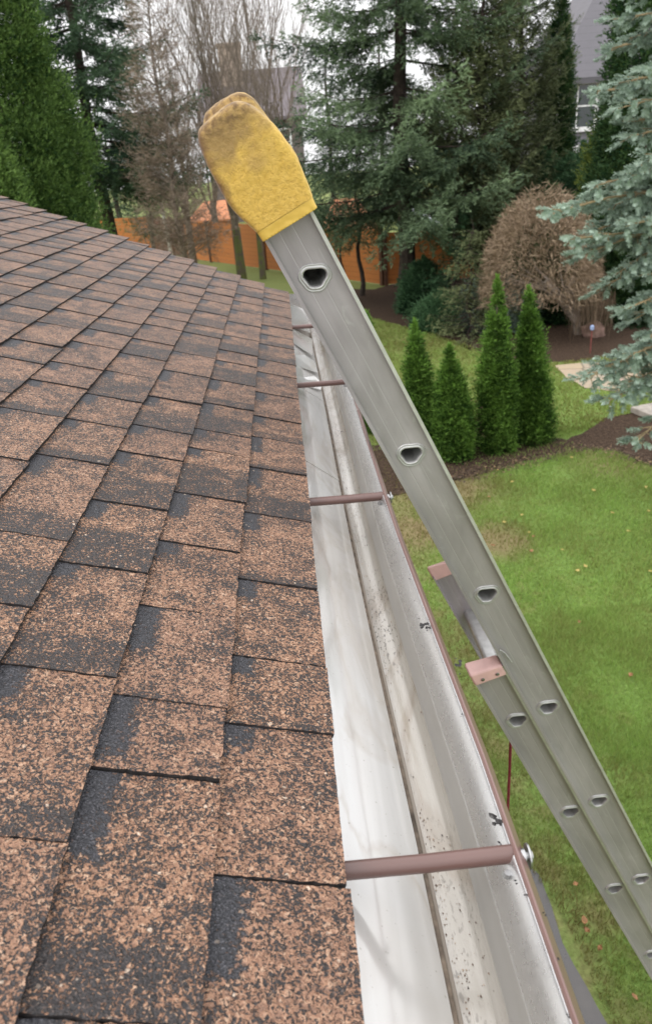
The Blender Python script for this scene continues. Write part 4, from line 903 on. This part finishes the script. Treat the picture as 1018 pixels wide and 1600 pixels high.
# bare upright trees
def bare(root, Ht, spread, seed, label, barkm, nlimb=7, trunk_r=.13, fork=1.6, twig=.011, lean=0):
    rg = random.Random(seed); T = thing('bare_tree', (root[0], root[1], 0), label, 'tree', 'bare trees by the fence'); tb = MB(); lb = MB(); x, y = root
    tb.tube([(x, y, -.05), (x+lean*.3, y, fork*.5), (x+lean, y, fork)], [trunk_r*1.25, trunk_r, trunk_r*.85], 9); tb.obj('trunk', M[barkm], T, smooth=True)
    def grow(p, d_, L, r_, lev):
        n = 5; pts = [p]; dd = d_.copy()
        for i in range(n):
            dd = (dd+Vector((rg.gauss(0, .09), rg.gauss(0, .09), .07))).normalized(); pts.append(pts[-1]+dd*L/n)
        lb.tube(pts, [r_*(1-.72*i/n) for i in range(n+1)], 5 if lev == 0 else 3, cap=False)
        if lev < 3:
            for k in range((9, 5, 3)[lev]):
                i = rg.randint(1, n); q = pts[i]; a = rg.uniform(0, 6.28); o = Vector((math.cos(a), math.sin(a), 0))
                nd = (dd*1.0+o*rg.uniform(.35, .8)+Vector((0, 0, .25))).normalized(); grow(q, nd, L*rg.uniform(.35, .55), max(twig*.5, r_*(1-.72*i/n)*.55), lev+1)
    for k in range(nlimb):
        a = 2*math.pi*k/nlimb+rg.uniform(-.3, .3); o = Vector((math.cos(a), math.sin(a)*.8, 0))*spread*rg.uniform(.5, 1.2)
        grow(Vector((x+lean, y, fork*rg.uniform(.6, 1.0))), (o+Vector((0, 0, 1))).normalized(), (Ht-fork)*rg.uniform(.75, 1.05), trunk_r*.34, 0)
    lb.obj('limbs', M['bark_grey'], T)
bare(GP(378, 436), 9.5, .16, 41, 'mossy trunked bare tree just left of the ladder, thickest trunk by the fence', 'bark_moss', 7, .15, 1.7)
bare(GP(411, 436), 8.6, .14, 42, 'slimmer mossy bare tree right beside the ladder under the yellow mitt', 'bark_moss', 6, .10, 1.5)
bare(GP(303, 415), 9.0, .18, 43, 'grey bare tree standing by the dark fence panels', 'bark_grey', 7, .14, 1.9)
bare(XP(400, 34), 11.5, .20, 44, 'tall bare tree behind the fence against the grey sky', 'bark_grey', 8, .15, 2.2)
bare(XP(330, 36), 11.0, .20, 45, 'tall bare tree beyond the fence left of the chimney', 'bark_grey', 8, .15, 2.2)
bare(XP(438, 31), 9.5, .16, 46, 'bare tree behind the yellow mitt beside the big spruce', 'bark_grey', 7, .12, 2)
b = MB(); q = gnd(258, 408); T = thing('bare_pole_trunk', tuple(at(258, 345, 33)*np.array([1, 1, 0])), 'thin pale tree trunk without leaves in front of the dark fence', 'tree'); x_ = T.location
b.tube([(x_[0]+.05, 33, 0), (x_[0], 33, 1.6), (x_[0]-.12, 33, 3.4)], [.09, .07, .05], 8); b.obj('trunk', M['bark_pale'], T, smooth=True)

# big spruce in the middle
conifer('spruce', (3.05, 19.6), 14.0, 3.95, 2.45, 'spruce_mid', 'bark_dark', 'large blue green spruce with thick dark trunk right of the ladder', seed=51, step=.50, nb=8, zj=.14, droop=.22, llen=.135, lwid=.038, trunk_r=.23, lateral=.40, lspace=.066, tintc=.42, profile=.55)
conifer('young_spruce', GP(565, 462), 3.9, .95, 1.5, 'spruce_mid', 'bark_dark', 'thin trunked young spruce just right of the ladder before the orange fence', seed=52, step=.28, nb=5, llen=.13, lwid=.036, trunk_r=.075, tintc=.6)
conifer('young_spruce', GP(537, 455), 3.3, .8, 1.5, 'spruce_mid', 'bark_dark', 'slender young spruce half hidden by the ladder before the orange fence', seed=53, step=.3, nb=4, llen=.13, lwid=.036, trunk_r=.05, tintc=.55)
# olive conifers to its right
conifer('pine', XP(748, 18.5), 7.6, 1.8, 1.3, 'pine_olive', 'bark_dark', 'olive green pine right of the big spruce, behind the round brown tree', seed=54, step=.21, nb=9, droop=.08, llen=.14, lwid=.032, lspace=.09, trunk_r=.15, tintc=.55, up_tip=.3, profile=.6)
conifer('pine', XP(806, 20), 9.2, 1.55, .9, 'pine_olive', 'bark_dark', 'brownish olive pine directly above the round brown tree', seed=55, step=.2, nb=9, droop=.05, llen=.14, lwid=.030, lspace=.09, trunk_r=.14, tintc=.35, up_tip=.35, profile=.5)
conifer('fir', XP(712, 17.2), 2.6, .95, .15, 'shrub_green', 'bark_dark', 'dark green low fir right of the big spruce trunk', seed=56, step=.2, nb=7, llen=.11, lwid=.026, trunk_r=.06, tintc=.4)
conifer('fir', XP(735, 15.6), 2.35, 1.0, .1, 'pine_olive', 'bark_dark', 'low spreading olive conifer left of the round brown tree', seed=57, step=.16, nb=7, llen=.09, lwid=.02, trunk_r=.05, tintc=.75)
thuja('arborvitae_tree', XP(860, 21), 6.7, .40, 'thuja_dark', 'slim dark columnar evergreen left of the grey house window', 'tree', None, 61, 22000, .09, .5, lambda f: 1-.9*f**3, .15, clump_r=.16)
thuja('arborvitae_tree', XP(1004, 16), 10.5, .95, 'thuja_dark', 'tall dark green columnar arborvitae behind the blue spruce', 'tree', None, 62, 48000, .09, .5, lambda f: 1-.85*f**2.2, .15, clump_r=.2)
thuja('evergreen_bush', XP(990, 17), float(at(985, 160, 17)[2]), .95, 'yellow_green', 'yellow green bushy evergreen behind the upper blue spruce branches', 'shrub', None, 63, 14000, .08, 2.6, lambda f: (1-f**3)*.95+.05, .2, clump_r=.18)
thuja('evergreen_bush', XP(905, 19), 3.35, 1.5, 'shrub_green', 'dark green broad bush below the grey house window', 'shrub', None, 64, 26000, .085, .2, lambda f: (1-f**3)*.95+.05, .2, clump_r=.2)
thuja('evergreen_bush', XP(845, 19.5), 3.3, 1.4, 'shrub_green', 'dark green bush behind the crown of the round brown tree', 'shrub', None, 65, 20000, .085, .2, lambda f: (1-f**3)*.95+.05, .2, clump_r=.2)
thuja('evergreen_bush', XP(1040, 17.5), 4.6, 2.0, 'shrub_green', 'dark bush behind the blue spruce at the right edge', 'shrub', None, 66, 26000, .09, .2, lambda f: (1-f**3)*.95+.05, .2, clump_r=.2)
thuja('evergreen_bush', GP(692, 512), .72, .62, 'shrub_green', 'low rounded green shrub on the mulch right of the big spruce trunk', 'shrub', None, 67, 9000, .06, .02, lambda f: (1-f**2.2)*.97+.03, .15, clump_r=.12, tintc=.6)
thuja('evergreen_bush', XP(775, 16.2), 1.15, .8, 'blue_needles', 'low blue green juniper shrub behind the tallest small arborvitae', 'shrub', None, 68, 8000, .07, .02, lambda f: (1-f**2.2)*.97+.03, .2, clump_r=.12, tintc=.05)
thuja('evergreen_bush', (3.35, 18.7), 1.2, .6, 'shrub_green', 'dark shrub growing against the foot of the big spruce trunk', 'shrub', None, 69, 9000, .07, .02, lambda f: (1-f**2.2)*.97+.03, .2, clump_r=.14, tintc=.35)
for i, (u, Y, h_, r_, lab) in enumerate([(1010, 16.4, 1.5, 1.15, 'dark hedge mass under the blue spruce branches at right'), (850, 17.2, 1.5, 1.2, 'dark low evergreen behind the hanging brown twigs'), (930, 16.8, 1.45, 1.15, 'dark green evergreen behind the stone and garden light')]):
    thuja('evergreen_bush', XP(u, Y), h_, r_, 'thuja_dark', lab, 'shrub', None, 71+i, 18000, .08, .03, lambda f: (1-f**3)*.95+.05, .2, clump_r=.2, tintc=.15)

# weeping globe tree: brown leafless dome of twigs
wx, wy = GP(902, 522); T = thing('weeping_tree', (wx, wy, 0), 'round brown leafless weeping tree with mushroom shaped crown', 'tree')
rg = random.Random(9); b = MB()
cxw, cyw = float(at(845, 400, wy)[0]), wy; ztop = float(at(850, 294, wy)[2]); Rw = 92*wy/F*1.02; zmid = float(at(850, 440, wy)[2])
b.tube([(wx, wy, 0), (wx-.05, wy, .25), (cxw+.35, wy, .8), (cxw+.1, wy, zmid)], [.09, .075, .06, .05], 8)
for k in range(16):
    a = rg.uniform(0, 6.28); r_ = Rw*rg.uniform(.4, .85); b.tube([(wx, wy, .25+rg.random()*.3), (wx*.4+cxw*.6+math.cos(a)*r_*.35, wy+math.sin(a)*r_*.35, .95), (cxw+math.cos(a)*r_, wy+math.sin(a)*r_, zmid+.25*rg.random())], [.028, .02, .010], 5)
b.obj('trunk', M['bark_grey'], T, smooth=True)
rgn = np.random.default_rng(10); n = 15000; a = rgn.uniform(0, 2*math.pi, n); el = np.arcsin(rgn.uniform(-.22, 1, n)); rr_ = Rw*rgn.uniform(.72, 1.02, n)*(1+.05*np.sin(a*4))
Bx = np.stack([cxw+rr_*np.cos(a)*np.cos(el), cyw+rr_*np.sin(a)*np.cos(el), zmid+(ztop-zmid)*np.sin(el)*rr_/Rw], 1)
Dn = np.stack([np.cos(a)*.9, np.sin(a)*.9, .7*np.sin(el)+.1], 1)+rgn.normal(0, .45, (n, 3)); hang = rgn.random(n) < .25; Dn[hang, 2] -= 1.2
me = leaf_mesh('crown', Bx-Dn*.08, Dn, rgn.uniform(.10, .24, n), rgn.uniform(.004, .008, n), rgn.normal(.5, .2, n), rgn, 0); link('crown', me, M['weeping_twigs'], T)
# drooping skirt of twigs on the near right
n = 800; u = rgn.uniform(.1, 1.0, n); a = rgn.uniform(-1.3, .9, n); r_ = Rw*rgn.uniform(.5, 1.0, n)
Bx = np.stack([cxw+.25+r_*np.cos(a), cyw+r_*np.sin(a), zmid-u*(zmid-.45)], 1); Dn = np.stack([rgn.normal(0, .12, n), rgn.normal(0, .12, n), -np.ones(n)], 1)
link('hanging_twigs', leaf_mesh('hanging_twigs', Bx, Dn, rgn.uniform(.25, .6, n), rgn.uniform(.003, .006, n), rgn.normal(.1, .15, n), rgn, 0), M['weeping_twigs'], T)

# blue spruce, near right: stubby bottle-brush shoots on bare yellowish wood
def blue_spruce():
    rg = np.random.default_rng(77); Y0 = 6.9; rt = at(1135, 400, Y0); T = thing('blue_spruce', (float(rt[0]), Y0, 0), 'pale blue green spruce with stubby shoots reaching in from the right edge', 'tree')
    tb = MB(); tb.tube([(rt[0], Y0, 0), (rt[0]+.03, Y0, 3), (rt[0], Y0, 7)], [.16, .11, .03], 12); tb.obj('trunk', M['bark_dark'], T, smooth=True)
    simple('shoot_wood', (.22, .17, .09), .9); wb = MB(); S = []
    def shoots(p0, p1, lt, dens, tint, sag=.1):
        p0 = np.array(p0); p1 = np.array(p1); L = np.linalg.norm(p1-p0); d_ = (p1-p0)/L
        P = lambda t_: p0+(p1-p0)*t_+np.array([0, 0, -sag*L*4*t_*(1-t_)*-.5])
        wb.tube([P(q) for q in (0, .35, .7, 1)], [.018, .013, .008, .004], 5, cap=False)
        n = int(L*dens); side = np.cross(d_, [0, 0, 1.]); side /= np.linalg.norm(side)
        for i in range(n):
            t_ = .15+.85*(i+rg.random())/n; s_ = rg.choice([-1, 1]); q = P(t_); l2 = lt*(1.08-t_)*rg.uniform(.6, 1.1)+.07
            dd = d_*.8+side*s_*rg.uniform(.4, 1)+np.array([0, 0, rg.uniform(-.65, .15)]); dd /= np.linalg.norm(dd)
            wb.tube([q, q+dd*l2*.5, q+dd*l2], [.006, .004, .003], 3, cap=False)
            m_ = max(1, int(l2/.055))
            for k in range(m_):
                f = (k+.6)/m_; q2 = q+dd*l2*f; for_ = dd*.9+side*rg.uniform(-1, 1)*.8+np.array([0, 0, rg.uniform(-.6, .4)]); for_ /= np.linalg.norm(for_)
                S.append((q2, for_, rg.uniform(.07, .125), rg.normal(tint, .16)))
            S.append((q+dd*l2*.95, dd, rg.uniform(.08, .12), tint+.15))
        S.append((P(.97), d_, .12, tint+.2))
    # (start px, end px, depth at the tip, lateral length, tint)
    for (u0_, v0_, u1_, v1_, Y, lt, ti) in [(1130, 330, 850, 338, 6.0, .34, .62), (1130, 380, 905, 400, 6.1, .36, .55), (1130, 300, 930, 290, 6.2, .36, .60), (1120, 420, 885, 375, 5.9, .24, .6), (1130, 360, 960, 430, 6.1, .34, .5),
            (1130, 200, 932, 142, 6.5, .26, .5), (1130, 180, 965, 170, 6.3, .34, .52), (1120, 230, 980, 215, 6.3, .25, .45), (1130, 90, 955, 75, 6.8, .30, .35), (1130, 60, 960, 30, 6.7, .34, .4), (1130, 10, 980, -20, 6.8, .34, .45), (1130, 120, 1000, 110, 6.2, .3, .5),
            (1140, 480, 985, 480, 5.8, .26, .5), (1150, 560, 915, 592, 5.6, .26, .52), (1150, 600, 945, 630, 5.5, .22, .55), (1150, 560, 975, 560, 5.6, .24, .48), (1150, 640, 992, 692, 5.3, .14, .5), (1130, 260, 1000, 255, 6.0, .26, .5), (1130, 440, 1010, 430, 6.0, .3, .45), (1140, 520, 1010, 530, 5.8, .2, .5),
            (1130, 345, 930, 360, 6.4, .4, .45), (1130, 310, 960, 320, 6.4, .4, .5), (1130, 270, 975, 285, 6.4, .36, .45), (1130, 400, 940, 450, 6.4, .34, .42), (1130, 150, 965, 130, 6.6, .36, .42), (1130, 215, 990, 190, 6.6, .36, .4), (1130, 40, 985, 60, 6.9, .36, .4), (1140, 460, 990, 500, 6.3, .34, .4), (1140, 600, 975, 600, 5.7, .26, .5), (1140, 570, 940, 575, 5.8, .24, .5), (1130, 380, 990, 350, 6.0, .4, .6)]:
        p0 = at(u0_, v0_-0, Y0-.1); p0 = np.array([rt[0], Y0, p0[2]+.1]); p1 = at(u1_, v1_, Y); shoots(p0, p1, lt, 17, ti)
    # rest of the crown round the trunk, same shoots, out of frame and behind
    for k in range(46):
        z_ = .9+k*.125; a = rg.uniform(-1.7, 1.7); L = 1.7*(1-z_/8.5)+.2; shoots((rt[0], Y0, z_), (rt[0]+math.cos(a)*L, Y0+math.sin(a)*L, z_-.2), .35, 6, .4)
    wb.obj('branches', M['shoot_wood'], T)
    # brushes: short fat spindle + needles
    V = []; Fc = []; tn = []; nn = 0
    for (p, d_, L, ti) in S:
        a = np.array([0, 0, 1.]) if abs(d_[2]) < .9 else np.array([1., 0, 0]); e1 = np.cross(d_, a); e1 /= np.linalg.norm(e1); e2 = np.cross(d_, e1)
        k = 34; u = rg.random(k); an = rg.uniform(0, 6.28, k); rd = np.outer(np.cos(an), e1)+np.outer(np.sin(an), e2)
        b0 = p+np.outer(u*L, d_)+rd*.004; ln = .030*(1-.4*u); tip = b0+rd*ln[:, None]*.9+d_*ln[:, None]*.9; sd = np.cross(rd, d_)*.0048
        V.append(np.stack([b0-sd, b0+sd, tip+sd*.6, tip-sd*.6], 1).reshape(-1, 3)); tn.append(ti+rg.normal(0, .08, k)+.12*rd[:, 2])
        # core
    V = np.concatenate(V); tn = np.clip(np.concatenate(tn), 0, 1); link('crown', np_mesh('crown', V, np.arange(len(V)).reshape(-1, 4), tn), M['blue_needles'], T)
    return len(S)
NS = blue_spruce()

# far tree line closing the view
for i, (u, Y, h_, r_) in enumerate([(60, 52, 12, 4), (180, 50, 7, 3.0), (520, 48, 10, 4), (600, 52, 12, 4), (700, 44, 9, 3.5), (820, 46, 8, 3.5)]):
    lab = ['far dark evergreen behind the tall arborvitae', 'far evergreen behind the brown larch', 'far evergreen behind the left branches of the big spruce', 'tall far evergreen behind the big spruce trunk', 'far evergreen behind the olive pines', 'far evergreen left of the grey house'][i]
    conifer('spruce', XP(u, Y), h_, r_, .8, 'spruce_dark', 'bark_dark', lab, group='far evergreens', seed=90+i, step=.6, nb=7, llen=.34, lwid=.07, trunk_r=.2, lspace=.35, tintc=.5)

# ================================================================ SMALL GARDEN THINGS
simple('boulder', (.20, .125, .10), .85, nscale=9, namp=.35, bump=.4, bd=.02); simple('slab_stone', (.30, .27, .235), .8, nscale=10)
def rock(p, sz, seed, label, mat='boulder', name='boulder'):
    bm = bmesh.new(); bmesh.ops.create_icosphere(bm, subdivisions=4, radius=1)
    for v in bm.verts:
        d_ = v.co.normalized(); k = 1+.28*mnoise.noise(d_*1.6+Vector((seed, 0, 0)))+.08*mnoise.noise(d_*5+Vector((0, seed, 0))); v.co = Vector((d_.x*sz[0]*k, d_.y*sz[1]*k, max(-.4, d_.z)*sz[2]*k))+Vector(p)
    me = bpy.data.meshes.new(name); bm.to_mesh(me); bm.free(); me.polygons.foreach_set('use_smooth', [True]*len(me.polygons)); tag(link(name, me, M[mat], None, loc=tuple(p)), label, 'rock')
q = gnd(934, 530); rock((q[0], q[1]+.3, .08), (.24, .2, .2), 3, 'reddish brown boulder on the mulch under the blue spruce')
q = gnd(1005, 648); b = MB(); b.box((q[0]+.35, q[1], .05), (.9, .5, .09), rot=Matrix.Rotation(.25, 3, 'Z')); o = bevel(b.obj('stone_slab', M['slab_stone'], None, loc=(q[0]+.35, q[1], 0)), .015, 2); tag(o, 'flat pale stone slab at the right edge below the blue spruce', 'stone')
q = gnd(921, 552); L_ = thing('garden_light', (q[0], q[1], 0), 'thin garden light stake with pale blue top beside the boulder', 'garden light')
simple('stake_rust', (.25, .08, .07), .5, .3); simple('lens_blue', (.25, .32, .50), .2)
b = MB(); b.tube([(q[0], q[1], 0), (q[0], q[1], .42)], .012, 8); b.obj('stake', M['stake_rust'], L_); b = MB(); b.tube([(q[0], q[1], .42), (q[0], q[1], .44), (q[0], q[1], .50), (q[0], q[1], .52)], [.02, .035, .035, .015], 12); b.obj('lamp_head', M['lens_blue'], L_, smooth=True)
# fallen leaves on the lawn
simple('leaf_yellow', (.42, .33, .10), .6, nscale=30, namp=.3); simple('leaf_brown', (.28, .14, .06), .7, nscale=30, namp=.4)
rg = random.Random(55)
def leaf(u, v, sz, mat, label, grp):
    q = gnd(u, v); b = MB(); a0 = rg.uniform(0, 6.28); prof = [(0, .0), (.25, .28), (.55, .36), (.85, .2), (1.1, 0)]
    V = []; 
    for x, w_ in prof:
        for s_ in (-1, 0, 1): V.append((x*sz, s_*w_*sz, .030+.012*rg.random()+abs(s_)*sz*.12))
    b.add([(q[0]+x*math.cos(a0)-y*math.sin(a0), q[1]+x*math.sin(a0)+y*math.cos(a0), z) for x, y, z in V], [(i*3+j, i*3+j+3, i*3+j+4, i*3+j+1) for i in range(4) for j in range(2)])
    tag(b.obj('fallen_leaf', M[mat], None, loc=(q[0], q[1], 0)), label, 'leaf', grp)
for (u, v) in [(874, 864), (816, 808), (929, 772), (893, 720), (977, 835), (1009, 803), (1011, 897), (779, 680), (791, 820), (898, 898), (915, 892), (958, 808), (1006, 767), (802, 757), (826, 838), (778, 738)]:
    leaf(u, v, rg.uniform(.03, .055), 'leaf_yellow', 'small yellow fallen leaf lying on the green lawn', 'yellow fallen leaves')
for (u, v) in [(773, 858), (828, 868), (760, 781), (835, 842), (903, 975), (985, 1058), (868, 1105), (893, 1390), (920, 1465), (938, 1485), (913, 1452), (985, 1560), (868, 1105)]:
    leaf(u, v, rg.uniform(.03, .055), 'leaf_brown', 'small brown fallen leaf lying on the lawn', 'brown fallen leaves')
